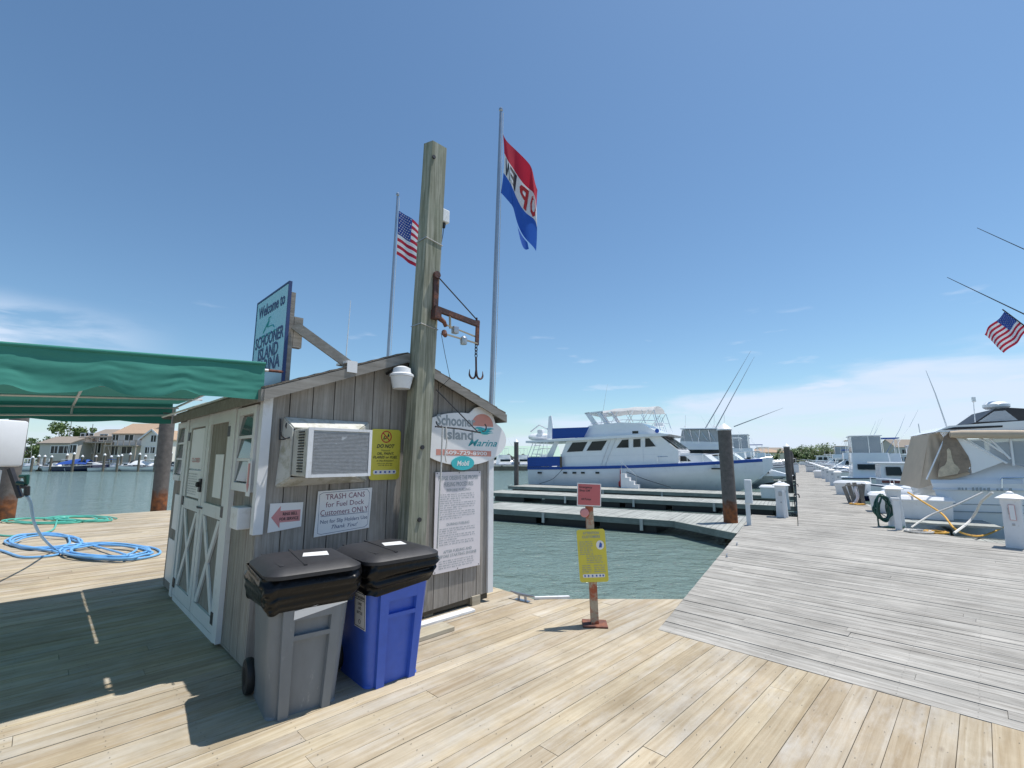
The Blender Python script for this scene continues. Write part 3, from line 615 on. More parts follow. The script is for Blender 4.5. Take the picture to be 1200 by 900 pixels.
mb=MB(); mb.prism([(xw-.054,4.355,1.60),(xw-.054,4.395,1.60),(xw-.054,4.395,1.43),(xw-.054,4.41,1.43),(xw-.054,4.375,1.36),(xw-.054,4.34,1.43),(xw-.054,4.355,1.43)],(-.001,0,0)); mb.build('arrow','redfade',sh)
mb=MB(); mb.bbox(xw-.11,xw-.003,4.38,4.58,1.06,1.24,.01); mb.build('meter_box','white',sh)
mb=MB(); sbox(mb,7.15,7.5,.75,1.18,.003,.012); mb.build('side_panel','whiteclean',sh); mb=MB(); sbox(mb,7.2,7.6,.12,.62,.003,.010); mb.build('side_panel','whiteclean',sh)
# scroll hook by the front left corner
mb=MB()
def arc(c,r,a0,a1,n=10): return [(c[0]+r*math.cos(R(a0+(a1-a0)*i/n)),c[1],c[2]+r*math.sin(R(a0+(a1-a0)*i/n))) for i in range(n+1)]
mb.tube(arc((1.45,V0-.10,1.86),.05,180,400),.006,6); mb.tube([(1.42,V0-.01,1.98),(1.42,V0-.03,1.80),(1.42,V0-.16,1.80)],.006,6); mb.tube(arc((1.49,V0-.05,1.92),.035,0,270),.006,6); tag(mb.build('scroll_hook','steel',F='S',base=(1.44,V0,1.86)),'dark iron scroll hook on the shed front beside the white corner trim','hook')

# sign brace and welcome sign on the roof
ws=thing('welcome_sign','pale blue upright welcome board standing above the awning on the shed roof','sign','S',(1.46,4.85,2.2))
SU=1.46
mb=MB(); mb.box(SU,SU+.02,4.41,5.30,2.23,3.26); mb.build('board','paleblue',ws)
mb=MB()
mb.box(SU-.004,SU+.024,4.392,4.408,2.21,3.28); mb.box(SU-.004,SU+.024,5.302,5.318,2.21,3.28); mb.box(SU-.004,SU+.024,4.409,5.301,3.262,3.28); mb.build('edging','inknavy',ws)
mb=MB(); xd,ud=(0,-1,0),(0,0,1); e=SU-.0015
def wt(txt,z,h,wd,b=.02): mb.text(txt,(e,4.855,onu(321,z,SU)[1]),xd,ud,h,wd*.9,bold=b)
wt('Welcome to',357,.12,.84); 
wt('SCHOONER',393,.12,.90); wt('ISLAND',408.5,.125,.64); wt('MARINA',424,.125,.80); mb.build('lettering','inknavy',ws)
mb=MB()   # little line drawing of a boat and waves
mb.tube([(e,5.04,2.90),(e,4.92,2.98),(e,4.88,3.0),(e,4.92,2.94),(e,4.76,2.93),(e,4.72,2.90)],.006,5); mb.tube([(e,4.90,3.0),(e,4.89,3.03),(e,4.84,3.03)],.006,5)
for q in (5.06,4.89,4.74): mb.tube([(e,q,2.855),(e,q-.04,2.87),(e,q-.09,2.855)],.006,5)
mb.build('emblem','inkteal',ws)
mb=MB(); mb.box(SU+.026,SU+.066,4.40,4.48,2.3,3.18); mb.build('post','rake',ws); mb=MB(); mb.box(SU+.026,SU+.066,5.2,5.28,2.3,3.18); mb.build('post','rake',ws)
mb=MB(); mb.bar((SU+.06,4.37,2.86),(2.00,4.20,2.52),.04,.085); mb.build('brace','rake',ws); mb=MB(); mb.box(SU+.07,SU+.15,4.40,4.47,2.66,2.95); mb.build('cleat_block','rake',ws)
mb=MB(); mb.box(1.93,2.03,4.131,4.35,2.53,2.55); mb.box(1.93,2.03,4.108,4.114,2.44,2.55); mb.build('bracket_plate','white',ws)

# ---------------------------------------------------------------- awning
aw=thing('green_awning','flat green fabric awning with scalloped edges over the shed side','awning','S',(0,6.1,2.1))
AZF=lambda u:2.352+.058*(u+.25)
AZ=2.40; UL=-4.2; UR=1.26; VN=4.22; VF=7.78
pk=[onv(x,440,VN)[0] for x in (8,122,215)]
pks=[pk[0]-1.75,pk[0]-1.15,pk[0]-.56]+pk+[UR+.02]
def scal(u,lst,z0,dep):
    z=z0
    for c in lst: z+=dep*math.exp(-((u-c)/.085)**2)
    return z
def nearval(a,b):
    u=UL+(UR-UL)*a; zb=scal(u,pks[:-1],AZF(u)-.305+.008*math.sin(u*9),.05); z=zb+(AZF(u)-.008-zb)*b
    wv=.008*math.sin(u*5+1.2*math.sin(b*3))*(1-b)+.010*noise.noise(Vector((u*2.5+b*2,b*3,0)))+.004*noise.noise(Vector((u*3-b*6,b*7+u*4,5)))+.002*noise.noise(Vector((u*20,b*14,9)))
    return (u,VN+wv-.02*(1-b),z)
mb=MB(); mb.grid(nearval,260,24); mb.build('front_valance','green',aw,smooth=True,auto=80)
def farval(a,b):
    u=UL+(UR-.06-UL)*a; zb=2.125-.03*abs(math.sin(u*3.9+.6))+.02*(u-1); z=zb+(AZF(u)-.06-zb)*b
    return (u,VF+.012*math.sin(u*9)*(1-b),z)
mb=MB(); mb.grid(farval,120,6); mb.build('back_valance','green',aw,smooth=True,auto=80)
def top(a,b):
    u=UL+(UR-UL)*a; v=VN+(VF-VN)*b; z=AZF(u)-.03*math.sin(math.pi*b)-.05*b-.012*min(1,b*8)
    if b<.02: z-=.012
    return (u,v,z)
mb=MB(); mb.grid(top,40,24); mb.build('canopy','green',aw,smooth=True,auto=80)
mb=MB(); mb.tube([(UL,VN,AZF(UL)-.005),(UR,VN,AZF(UR)-.005)],.014,10); mb.build('edge_roll','green',aw,smooth=True)
mb=MB()
for v,z in ((VN+.05,-.05),(VN+.05,-.23),(VF-.05,-.12),(VF-.06,-.22),(5.4,-.09),(6.6,-.1)): mb.tube([(UL,v,AZF(UL)+z),(UR+.04 if v<7.5 else UR+.0,v,AZF(UR)+z)],.014,8)
for u in (UL+.1,-2.6,-1.2,.2,UR-.04):
    zz=AZF(u); mb.tube([(u,VN+.05,zz-.06),(u,VF-.05,zz-.12)],.013,8); mb.tube([(u,VN+.05,zz-.23),(u,VN+.05,zz-.06)],.013,8); mb.tube([(u,VF-.06,zz-.22),(u,VF-.06,zz-.12)],.013,8)
mb.build('frame','pipe',aw,smooth=True)
mb=MB(); mb.tube([(UR-.2,7.5,2.17),(UR+.02,6.3,2.27),(UR+.02,5.0,2.20)],.012,6); mb.build('roller_cord','whiteclean',aw)
mb=MB(); mb.box(UR-.16,UR-.06,VF-.012,VF-.004,2.16,2.25); mb.build('corner_tag','rake',aw)
for u in (-4.0,):
    for v in (VN+.08,VF-.08):
        mb=MB(); mb.tube([(u,v,0),(u,v,2.07)],.03,10); mb.build('support_post','pipe',aw,smooth=True)
mb=MB(); mb.tube([(UR-.05,VN+.12,2.40),(UR+.12,VN+.16,2.41),(UR+.26,VN+.2,2.42)],.013,8); mb.build('corner_pipe','rust',aw)

# ---------------------------------------------------------------- air conditioner
ac=thing('air_conditioner','boxy white window air conditioner in a flared surround on the shed front','air conditioner','S',(1.85,V0,1.4))
o4=[(1.43,1.41),(2.24,1.43),(2.24,1.98),(1.46,1.985)]; i4=[(1.495,1.485),(2.07,1.485),(2.07,1.895),(1.495,1.895)]
mb=MB(); vo=V0-.004; vi=V0-.13
for k in range(4):
    a,b=o4[k],o4[(k+1)%4]; c,d=i4[(k+1)%4],i4[k]
    pl=[(a[0],vo,a[1]),(b[0],vo,b[1]),(c[0],vi,c[1]),(d[0],vi,d[1])]
    nrm=(Vector(pl[1])-Vector(pl[0])).cross(Vector(pl[3])-Vector(pl[0])).normalized()*.012; mb.prism(pl,nrm)
mb.build('surround','acdirty',ac)
mb=MB(); mb.bbox(1.50,2.045,V0-.44,V0-.03,1.495,1.885,.012); bd=mb.build('casing','acdirty',ac)
mb=MB(); f0=V0-.452
mb.box(1.495,1.535,f0,V0-.441,1.49,1.89); mb.box(2.025,2.05,f0,V0-.441,1.49,1.89); mb.box(1.536,2.024,f0,V0-.441,1.868,1.89); mb.box(1.536,2.024,f0,V0-.441,1.49,1.515); mb.build('front_frame','white',ac)
mb=MB()
for i in range(30): z=1.517+i*.0115; mb.box(1.537,2.023,V0-.448,V0-.4405,z,z+.0075)
mb.build('grille','grille',ac)
mb=MB()
for i in range(15): z=1.53+i*.023; mb.box(1.492,1.4995,V0-.36,V0-.25,z,z+.010)
mb.build('side_louvre','steel',ac)

# ---------------------------------------------------------------- signs on the front wall
def rr(u0,u1,z0,z1,r,n=6):
    o=[]
    for cx,cz,a in ((u1-r,z1-r,0),(u0+r,z1-r,90),(u0+r,z0+r,180),(u1-r,z0+r,270)):
        for i in range(n+1): t=R(a+90*i/n); o.append((cx+r*math.cos(t),cz+r*math.sin(t)))
    return o
def plate(mb,pts,v,th): return mb.prism([(x,v,z) for x,z in pts],(0,-th,0))
XU=(1,0,0); UP=(0,0,1)
def ringz(mb,c,r0,r1,v,th,n=28,sx=1):
    o=[(c[0]+r1*sx*math.cos(2*math.pi*i/n),v,c[1]+r1*math.sin(2*math.pi*i/n)) for i in range(n)]; q=[(c[0]+r0*sx*math.cos(2*math.pi*i/n),v,c[1]+r0*math.sin(2*math.pi*i/n)) for i in range(n)]
    vs=o+q+[(a,b-th,c_) for a,b,c_ in o]+[(a,b-th,c_) for a,b,c_ in q]; fs=[]
    for i in range(n):
        j=(i+1)%n; fs+=[(i,j,n+j,n+i),(2*n+i,3*n+i,3*n+j,2*n+j),(i,2*n+i,2*n+j,j),(n+i,n+j,3*n+j,3*n+i)]
    return mb.add(vs,fs)
# yellow disposal sign
ys=thing('disposal_sign','yellow rounded rectangle wall sign with red prohibition ring between air conditioner and pole','sign','S',(2.43,V0,1.43))
mb=MB(); plate(mb,rr(2.27,2.605,1.43,1.93,.035),V0-.012,.005); mb.build('plate','yellow',ys)
vv=V0-.0175
mb=MB(); ringz(mb,(2.44,1.855),.05,.060,vv,.0015); mb.bar((2.40,vv-.001,1.895),(2.48,vv-.001,1.815),.002,.010,(0,0,1)); mb.build('prohibition_ring','inkred',ys)
mb=MB()
mb.text('DO NOT',(2.438,vv,1.762),XU,UP,.036,.2,shear=.25,bold=.03); mb.text('Dispose of',(2.438,vv,1.72),XU,UP,.016,.1,shear=.2)
mb.text('OIL, PAINT,',(2.438,vv,1.688),XU,UP,.024,.19,shear=.25,bold=.02); mb.text('FLARES or FUEL',(2.438,vv,1.652),XU,UP,.024,.27,shear=.25,bold=.02); mb.text('in this dumpster!',(2.438,vv,1.618),XU,UP,.017,.19,shear=.2,bold=.01)
mb.dashes((2.355,vv,1.590),XU,UP,.17,.009,rdd); mb.dashes((2.365,vv,1.573),XU,UP,.15,.009,rdd)
mb.prism([(2.46,vv-.0005,1.895),(2.475,vv-.0005,1.86),(2.45,vv-.0005,1.85)],(0,-.001,0)); mb.tube([(2.42,vv,1.86),(2.41,vv,1.83),(2.44,vv,1.84)],.006,5); mb.build('lettering','ink',ys)
mb=MB(); plate(mb,rr(2.31,2.565,1.485,1.525,.018),vv,.001); mb.build('sponsor_strip','whiteclean',ys)
for i in range(5): mb=MB(); mb.box(2.33+i*.05,2.35+i*.05,vv-.003,vv-.0015,1.497,1.515); mb.build('sponsor_mark','inkblue',ys)
# TRASH CANS sign
ts=thing('trash_notice','white rectangular TRASH CANS notice on the shed front above the grey bin','sign','S',(2.04,V0,.97))
mb=MB(); mb.prism([(1.77,V0-.012,.955),(2.295,V0-.012,.985),(2.31,V0-.012,1.36),(1.785,V0-.012,1.35)],(0,-.005,0)); mb.build('plate','whiteclean',ts)
mb=MB(); xd=(1,0,.02)
mb.text('TRASH CANS',(2.045,vv,1.300),xd,UP,.048,.38,bold=.0); mb.text('for Fuel Dock',(2.045,vv,1.232),xd,UP,.046,.37); mb.text('Customers ONLY',(2.045,vv,1.163),xd,UP,.050,.46); mb.build('lettering','inkmaroon',ts)
mb=MB(); mb.text('Not for Slip Holders Use',(2.045,vv,1.085),xd,UP,.034,.45); mb.text('Thank You!',(2.05,vv,1.032),xd,UP,.034,.25,shear=.4); mb.bar((1.82,vv-.0005,1.127),(2.27,vv-.0005,1.134),.001,.004)
for a,b in (((1.80,.985),(1.80,1.32)),((1.83,1.335),(2.26,1.345)),((2.285,1.31),(2.277,1.02)),((2.25,.998),(1.83,.974)),((1.80,1.32),(1.83,1.335)),((2.26,1.345),(2.285,1.31)),((2.277,1.02),(2.25,.998)),((1.83,.974),(1.80,.985))): mb.bar((a[0],vv-.0005,a[1]),(b[0],vv-.0005,b[1]),.001,.003)
mb.build('border_print','inknavy',ts)
# ring bell sign
bs=thing('bell_notice','small white notice with pink left-pointing arrow low beside the white corner trim','sign','S',(1.5,V0,1.05))
mb=MB(); mb.prism([(1.385,V0-.012,1.035),(1.655,V0-.012,1.06),(1.66,V0-.012,1.265),(1.39,V0-.012,1.27)],(0,-.005,0)); mb.build('plate','whiteclean',bs)
mb=MB(); mb.prism([(1.405,vv,1.155),(1.475,vv,1.245),(1.475,vv,1.205),(1.64,vv,1.205),(1.64,vv,1.11),(1.475,vv,1.11),(1.475,vv,1.065)],(0,-.001,0)); mb.build('arrow','redfade',bs)
mb=MB(); mb.text('RING BELL',(1.555,vv-.0015,1.178),XU,UP,.024,.12,bold=.02); mb.text('FOR SERVICE',(1.548,vv-.0015,1.137),XU,UP,.024,.155,bold=.02); mb.build('lettering','ink',bs)
# fuelling procedures
fs_=thing('fuelling_notice','tall faded white fuelling rules notice at the right of the shed front','sign','S',(3.4,V0,.43))
mb=MB(); mb.box(3.05,3.70,V0-.026,V0-.018,.43,1.49); mb.build('plate','paper',fs_)
mb=MB(); vf=V0-.0265; cx=3.375
mb.text('PLEASE OBSERVE THE PROPER',(cx,vf,1.425),XU,UP,.045,.57,bold=.012); mb.text('FUELING PROCEDURES',(cx,vf,1.355),XU,UP,.045,.42,bold=.012); mb.text('BEFORE FUELING',(cx,vf,1.292),XU,UP,.028,.34,bold=.01)
mb.text('DURING FUELING',(cx,vf,.925),XU,UP,.028,.32,bold=.015); mb.text('AFTER FUELING AND',(cx,vf,.640),XU,UP,.03,.40,bold=.015); mb.text('BEFORE STARTING ENGINE',(cx,vf,.595),XU,UP,.03,.54,bold=.015); mb.build('heading','inkgrey',fs_)
mb=MB()
for i in range(12): mb.dashes((3.12,vf,1.245-i*.0235),XU,UP,.50 if i%4!=3 else .3,.013,rdd)
for i in range(8): mb.dashes((3.12,vf,.88-i*.0235),XU,UP,.50 if i%3!=2 else .25,.013,rdd)
for i in range(4): mb.dashes((3.12,vf,.545-i*.0235),XU,UP,.48,.013,rdd)
mb.build('small_print','inkgrey',fs_)
mb=MB(); 
for z in (1.477,.445):
    for u in (3.07,3.375,3.68): mb.lathe((u,vf-.001,z),[(.006,-.003),(.006,.0)],8,'y')
mb.build('screw','steel',fs_)
# oval marina sign
ov=thing('marina_sign','white oval marina sign with sunset emblem on the shed gable right of the pole','sign','S',(3.5,V0,1.6))
cx,cz=3.43,1.86
pts=[]
for i in range(72):
    t=2*math.pi*i/72; x=cx+.665*math.cos(t); z=cz+.30*math.sin(t)
    pts.append((x,z))
# union with the round sun bump
def infl(x,z):
    c=(3.68,2.03); r=.225; dx,dz=x-cx,z-cz; L=math.hypot(dx,dz); dx/=L; dz/=L
    # farthest intersection of ray from centre with bump
    ox,oz=cx-c[0],cz-c[1]; b=dx*ox+dz*oz; q=ox*ox+oz*oz-r*r; D=b*b-q
    if D>0:
        s=-b+math.sqrt(D)
        if s>L: return (cx+dx*s,cz+dz*s)
    return (x,z)
pts=[infl(*p) for p in pts]
mb=MB(); plate(mb,pts,V0-.03,.022); mb.build('board','whiteclean',ov)
vs_=V0-.0525
mb=MB(); mb.prism([(3.70+.17*math.cos(R(a)),vs_,2.03+.135*math.sin(R(a))) for a in range(-5,186,10)],(0,-.001,0)); mb.build('sun_emblem','coral',ov)
mb=MB()
for k,(z,l,w0) in enumerate(((1.985,.16,.018),(1.955,.13,.014),(1.935,.15,.009))): mb.tube([(3.72-l+.3*l*j/3+(l*1.4)*j/6,vs_-.001,z+.010*math.sin(j*1.4)) for j in range(7)],[.002,w0*.6,w0,w0,w0,w0*.6,.002],6)
mb.build('wave_emblem','teal',ov)
mb=MB(); q=onv(535,493,vs_); mb.text('Schooner',(q[0],vs_,q[1]),XU,UP,.115,.56,bold=.03); q=onv(538,509,vs_); mb.text('Island',(q[0],vs_,q[1]),XU,UP,.11,.42,bold=.03); mb.build('lettering','inkgrey',ov)
mb=MB(); q=onv(566,519,vs_); mb.text('Marina',(q[0],vs_,q[1]),XU,UP,.08,.46,shear=.45,bold=.012); mb.build('script_lettering','inkteal',ov)
mb=MB(); mb.box(3.06,3.92,vs_-.001,vs_,1.635,1.70) if False else mb.prism([(3.03,vs_,1.675),(3.84,vs_,1.66),(3.84,vs_,1.725),(3.03,vs_,1.74)],(0,-.001,0)); mb.build('phone_strip','coral',ov)
mb=MB(); mb.text('609-729-8900',(3.46,vs_-.0012,1.70),(1,0,-.018),UP,.042,.62,bold=.02); mb.build('phone_number','whiteclean',ov)
fo=thing('fuel_brand_sign','small teal oval sign hanging under the white oval marina sign','sign','S',(3.40,V0,1.5))
mb=MB(); plate(mb,[(3.40+.165*math.cos(2*math.pi*i/40),1.585+.078*math.sin(2*math.pi*i/40)) for i in range(40)],V0-.055,.01); mb.build('board','teal',fo)
mb=MB(); mb.text('Mobil',(3.40,V0-.0655,1.585),XU,UP,.055,.18,bold=.02,shear=.2); mb.build('lettering','whiteclean',fo)
# lamp
lp=thing('barn_lamp','off-white dusk lamp under the gable just left of the big pole','lamp','S',(2.48,V0-.2,2.33))
mb=MB(); mb.lathe((2.48,V0-.2,2.45),[(.085,-.12),(.098,-.07),(.112,0)],20); mb.build('lens','lens',lp,smooth=True)
mb=MB(); mb.lathe((2.48,V0-.2,2.452),[(.12,0),(.12,.02),(.095,.035),(.085,.085),(.04,.105)],20); mb.build('housing','white',lp,smooth=True)
mb=MB(); mb.tube([(2.42,V0-.01,2.50),(2.42,V0-.1,2.52),(2.46,V0-.14,2.5)],.014,8); mb.build('bracket','steel',lp)

# ---------------------------------------------------------------- square pole with hoist
po=thing('timber_pole','tall square weathered green-grey timber pole in front of the shed','pole','S',(2.7,4.08,0))
mb=MB(); rings=[]
for i in range(20):
    z=5.15*i/19; du=.0345*z-.077; w_=.108-.0022*z; c_=2.70+du
    rings.append([(c_-w_,3.955,z),(c_+w_,3.955+.0,z),(c_+w_,4.13,z),(c_-w_,4.13,z)])
rings[-1]=[(a,b,c+(.05 if b>4 else .0)) for a,b,c in rings[-1]]
mb.loft(rings); mb.build('shaft','pole',po)
mb=MB()
for z in (1.05,1.75,4.95): 
    mb.lathe((2.66+.012*z,3.953,z),[(.022,-.014),(.022,0)],8,'y')
mb.build('bolt','steel',po)
mb=MB()
for z in (3.98,3.02): 
    d_=.0345*z-.077; q=.108; mb.tube([(2.70+d_-q,3.95,z),(2.70+d_+q,3.95,z-.03),(2.70+d_+q,4.135,z),(2.70+d_-q,4.135,z),(2.70+d_-q,3.95,z)],.005,5)
mb.build('wire_band','alu',po)
cb=thing('sensor_box','small white box fixed near the top of the timber pole','sensor box','S',(2.91,4.05,4.3))
mb=MB(); mb.bbox(2.885,2.98,3.98,4.07,4.27,4.42,.008); mb.build('housing','white',cb)
mb=MB(); mb.lathe((2.93,4.02,4.24),[(.015,-.03),(.02,.0),(.02,.03)],10); mb.tube([(2.93,4.02,4.21),(2.92,4.02,4.12),(2.89,4.0,4.02),(2.85,3.99,3.99)],.004,5); mb.build('lens','steel',cb)
hb=thing('rusty_hoist_scale','rusty iron hanging scale bracket with double hook on the timber pole','scale','S',(2.78,3.92,2.5))
mb=MB(); hv=3.90
mb.box(2.755,2.815,3.925,3.953,3.10,3.60); mb.box(2.74,2.82,3.87,3.953,3.09,3.19); mb.lathe((2.78,3.93,3.58),[(.04,-.03),(.04,.0)],12,'y'); mb.build('mounting_plate','darkrust',hb)
mb=MB(); mb.bar((2.75,hv,3.20),(3.36,hv,3.145),.045,.055); mb.build('arm','darkrust',hb)
mb=MB(); mb.bar((3.34,hv-.01,3.19),(3.33,hv-.01,2.90),.02,.045,(1,0,0)); mb.tube([(3.33,hv,3.14),(3.33,hv,3.22)],.012,6); mb.build('drop_link','darkrust',hb)
mb=MB(); mb.tube([(2.79,hv+.01,3.56),(3.33,hv,3.20)],.007,6); mb.build('tension_cable','steel',hb)
mb=MB(); mb.bar((2.90,hv,3.05),(3.33,hv,2.995),.012,.014); mb.bar((2.88,hv-.02,2.94),(3.33,hv-.02,2.915),.012,.016); mb.tube([(2.95,hv,3.17),(2.96,hv,3.02)],.012,6); mb.build('scale_beam','lumber',hb)
mb=MB(); mb.tube([(2.82,hv,3.10),(2.87,hv-.01,3.07),(2.90,hv,3.03)],[.03,.024,.02],8); mb.tube([(2.88,hv,2.97),(2.87,hv-.02,2.94),(2.90,hv,2.925)],[.028,.03,.02],8); mb.build('pivot','rust',hb)
mb=MB(); mb.bbox(2.99,3.06,hv-.03,hv+.03,2.975,3.055,.01); mb.lathe((3.13,hv-.02,2.92),[(.035,-.05),(.04,-.03),(.04,.02),(.02,.04)],12); mb.build('weight','alu',hb,smooth=True)
mb=MB()
for k in range(4): mb.tube([(3.32+.016*math.cos(t)*(k%2),hv-.01+.016*math.cos(t)*((k+1)%2),2.885-.036*k+.024*math.sin(t)) for t in [R(i*36) for i in range(11)]],.0055,5)
mb.build('chain','steel',hb)
mb=MB(); mb.tube([(3.32,hv-.01,2.76),(3.325,hv-.01,2.60)],.011,8)
for s in (-1,1): mb.tube([(3.325,hv-.01,2.62)]+[(3.325+s*.045-s*.045*math.cos(t),hv-.01-s*.01,2.565-.05*math.sin(t)) for t in [R(i*20) for i in range(10)]]+[(3.325+s*.095,hv-.01,2.61)],[.011]*10+[.008,.003],6)
mb.build('double_hook','darkrust',hb)
mb=MB(); mb.tube([(2.84,hv,2.95),(2.90,hv,2.72),(2.97,hv,2.48),(3.0,V0-.14,2.40)],.003,5); mb.build('trip_cord','steel',hb)
# plant bracket and line on the right of the pole
pb=thing('hanging_bracket','thin iron bracket with curled end projecting right of the timber pole','bracket','S',(2.86,3.95,1.95))
mb=MB(); mb.tube([(2.84,3.96,1.965),(3.15,3.96,1.955),(3.46,3.96,1.925)],.009,6); mb.tube([(2.84,3.96,2.35),(3.42,3.96,1.93)],.006,6); mb.tube(arc((3.50,3.96,1.985),.045,250,420),.007,6); mb.tube(arc((2.90,3.96,2.02),.05,180,300),.006,6); mb.build('arm','steel',pb)
mb=MB(); mb.tube([(2.93,3.955,1.96),(2.925,3.955,1.6),(2.91,3.955,1.2),(2.90,3.955,.75)],.009,6); mb.tube([(2.97,3.95,1.97),(2.985,3.95,1.8),(2.965,3.95,1.68),(2.985,3.95,1.6)],.008,6); mb.build('hanging_line','rope',pb)

# ---------------------------------------------------------------- rubbish bins
def rrect(hx,hy,r,z,cx=0,cy=0,n=5):
    o=[]
    for sx,sy,a in ((1,1,0),(-1,1,90),(-1,-1,180),(1,-1,270)):
        for i in range(n+1):
            t=R(a+90*i/n); o.append((cx+sx*(hx-r)+r*math.cos(t),cy+sy*(hy-r)+r*math.sin(t),z))
    return o
def bin_(pos,rot,mt,label,tape,recycle):
    t=local('wheeled_bin',label,'trash can','S',pos,rot,'wheeled bins in front of the shed')
    hx=lambda z:.240+.048*z/.86; hy=lambda z:.262+.055*z/.86; cy=lambda z:-.03*z/.86
    mb=MB(); rings=[rrect(hx(0)-.02,hy(0)-.02,.05,.0)]
    for z in (.015,.2,.45,.62,.70,.705,.74,.745,.84):
        e=.0 if z<.702 else .014; rings.append(rrect(hx(z)+e-.02,hy(z)+e-.02,.075,z,0,cy(z)))
    mb.loft(rings)
    # raised front flanks leaving a sunk centre panel, with a cross bar
    def fl(x0,x1,z0,z1,o):
        def Q(x,z,oo): return (x*(hx(z)/hx(.4)),cy(z)-hy(z)+.02-oo,z)
        return [Q(x0,z0,0),Q(x1,z0,0),Q(x1,z1,0),Q(x0,z1,0)],[Q(x0+.012*(x0>-.1),z0,o),Q(x1-.012*(x1<.1),z0,o),Q(x1-.012*(x1<.1),z1,o),Q(x0+.012*(x0>-.1),z1,o)]
    for a in ((-.175,-.095,.0,.70,.035),(.105,.175,.0,.70,.035),(-.12,.125,.60,.70,.034),(-.12,.125,.475,.505,.034)):
        p0,p1=fl(*a); mb.add([Vector(x)+Vector((0,.02,0)) for x in p0]+p1,[(3,2,1,0),(4,5,6,7),(0,1,5,4),(1,2,6,5),(2,3,7,6),(3,0,4,7)])
    body=mb.build('body',mt,t,smooth=True,auto=30)
    # axle and wheels at the back
    mb=MB(); mb.tube([(-.27,.24,.115),(.27,.24,.115)],.012,8); mb.build('axle','steel',t)
    for s in (-1,1):
        mb=MB(); mb.lathe((s*.248,.25,.115),[(.06,-.028),(.11,-.026),(.118,-.012),(.118,.012),(.11,.026),(.06,.028)],24,'x'); wl_=mb.build('wheel','black',t,smooth=True)
        mb=MB(); mb.lathe((s*.248+s*.024,.25,.115),[(.085,-.004),(.085,.004),(.02,.012)],12,'x')
        mb.build('hub','lid',wl_)
        for k in range(5):
            pass
    # bag skirt hanging over the rim
    rd=random.Random(int(pos[0]*100)); n=84; rings=[]
    for j in range(26):
        f=j/25; z=.885-.19*f; ring=[]
        base_=rrect(hx(z)+.022,hy(z)+.022,.085,0,0,cy(z),n=34)
        for i,(x,y,_) in enumerate(base_):
            L=math.hypot(x,y-cy(z)); nx,ny=x/L,(y-cy(z))/L
            nn_=noise.noise(Vector((x*6+pos[0]*7,y*6,f*2)))+1.1*(.5-abs(noise.noise(Vector((x*9+f*1.8,y*9+3-f*1.4,f*3+pos[0])))*2))+.6*noise.noise(Vector((x*22+f*4,y*22,f*5)))
            puff=.020*math.sin(f*math.pi*1.3)+.020*nn_
            puff-=.012*math.exp(-((f-.5-.08*noise.noise(Vector((x*4,y*4,1))))/.07)**2)
            zz=z-(.075*noise.noise(Vector((x*5,y*5,pos[0]*3)))*f+.045*f*max(0,-nx))
            ring.append((x+nx*puff,y+ny*puff,zz))
        rings.append(ring)
    mb=MB(); mb.loft(rings,cap=False); mb.build('bin_bag','bag',t,smooth=True,auto=75)
    # lid
    mb=MB(); z0=.875; c=cy(.86); HX,HY=.315,.350
    rings=[rrect(HX-.02,HY-.02,.10,z0,0,c-.02),rrect(HX,HY,.11,z0+.004,0,c-.02),rrect(HX,HY,.11,z0+.028,0,c-.02),rrect(HX-.012,HY-.012,.10,z0+.036,0,c-.02),rrect(HX-.05,HY-.05,.08,z0+.058,0,c-.015),rrect(HX-.10,HY-.08,.07,z0+.068,0,c-.01),rrect(HX-.16,HY-.12,.05,z0+.07,0,c)]
    mb.loft(rings); ld=mb.build('lid','lid',t,smooth=True,auto=35)
    mb=MB(); mb.prism([(-.225,c+.30,z0+.05),(-.205,c+.30,z0+.05),(-.185,c-.26,z0+.058),(-.215,c-.26,z0+.058)],(0,0,.012)); mb.prism([(-.04,c+.30,z0+.066),(-.025,c+.30,z0+.066),(-.055,c-.30,z0+.062),(-.075,c-.30,z0+.062)],(0,0,.010)); mb.build('ridge','lid',ld)
    mb=MB(); mb.prism([(-.02,c-.03,z0+.071),(.15,c-.08,z0+.071),(.18,c+.07,z0+.071),(.02,c+.10,z0+.071)],(0,0,.0015)); mb.build('sticker','whiteclean',ld)
    mb=MB(); 
    for s in (-.15,.15): mb.bbox(s-.035,s+.035,hy(.86)-.03,hy(.86)+.045,.875,.905,.008)
    mb.tube([(-.22,hy(.86)+.03,.865),(.22,hy(.86)+.03,.865)],.014,8); mb.build('handle',mt,t)
    if tape:
        def Q(x,z): return (x,cy(z)-hy(z)+.02-.0365,z)
        mb=MB(); mb.prism([Q(-.12,.610),Q(.22,.665),Q(.22,.70),Q(-.12,.665)],(0,-.002,0)); mb.build('tape','whiteclean',t)
    if recycle:
        def Q(x,z,o): k=hy(z)-.0195; return Vector((-hx(z)+.0195-o,x+cy(z),z))
        mb=MB(); mb.prism([Q(-.225,.40,.0),Q(-.045,.40,.0),Q(-.045,.66,0),Q(-.225,.66,0)],(-.002,0,0)); lb=mb.build('recycling_label','whiteclean',t)
        mb=MB()
        for i,(tx,z,wd,h) in enumerate((('All Recyclables',.625,.15,.022),('CANS',.575,.06,.018),('AND',.543,.045,.018),('BOTTLES',.511,.09,.018))):
            mb.text(tx,Q(-.135,z,.0025),(0,-1,0),(-.02,0,1),h,wd,bold=.02)
        for a,b in (((-.215,.41),(-.215,.65)),((-.055,.41),(-.055,.65)),((-.215,.65),(-.055,.65)),((-.215,.41),(-.055,.41)),((-.215,.603),(-.055,.603))): mb.bar(Q(a[0],a[1],.0028),Q(b[0],b[1],.0028),.003,.003)
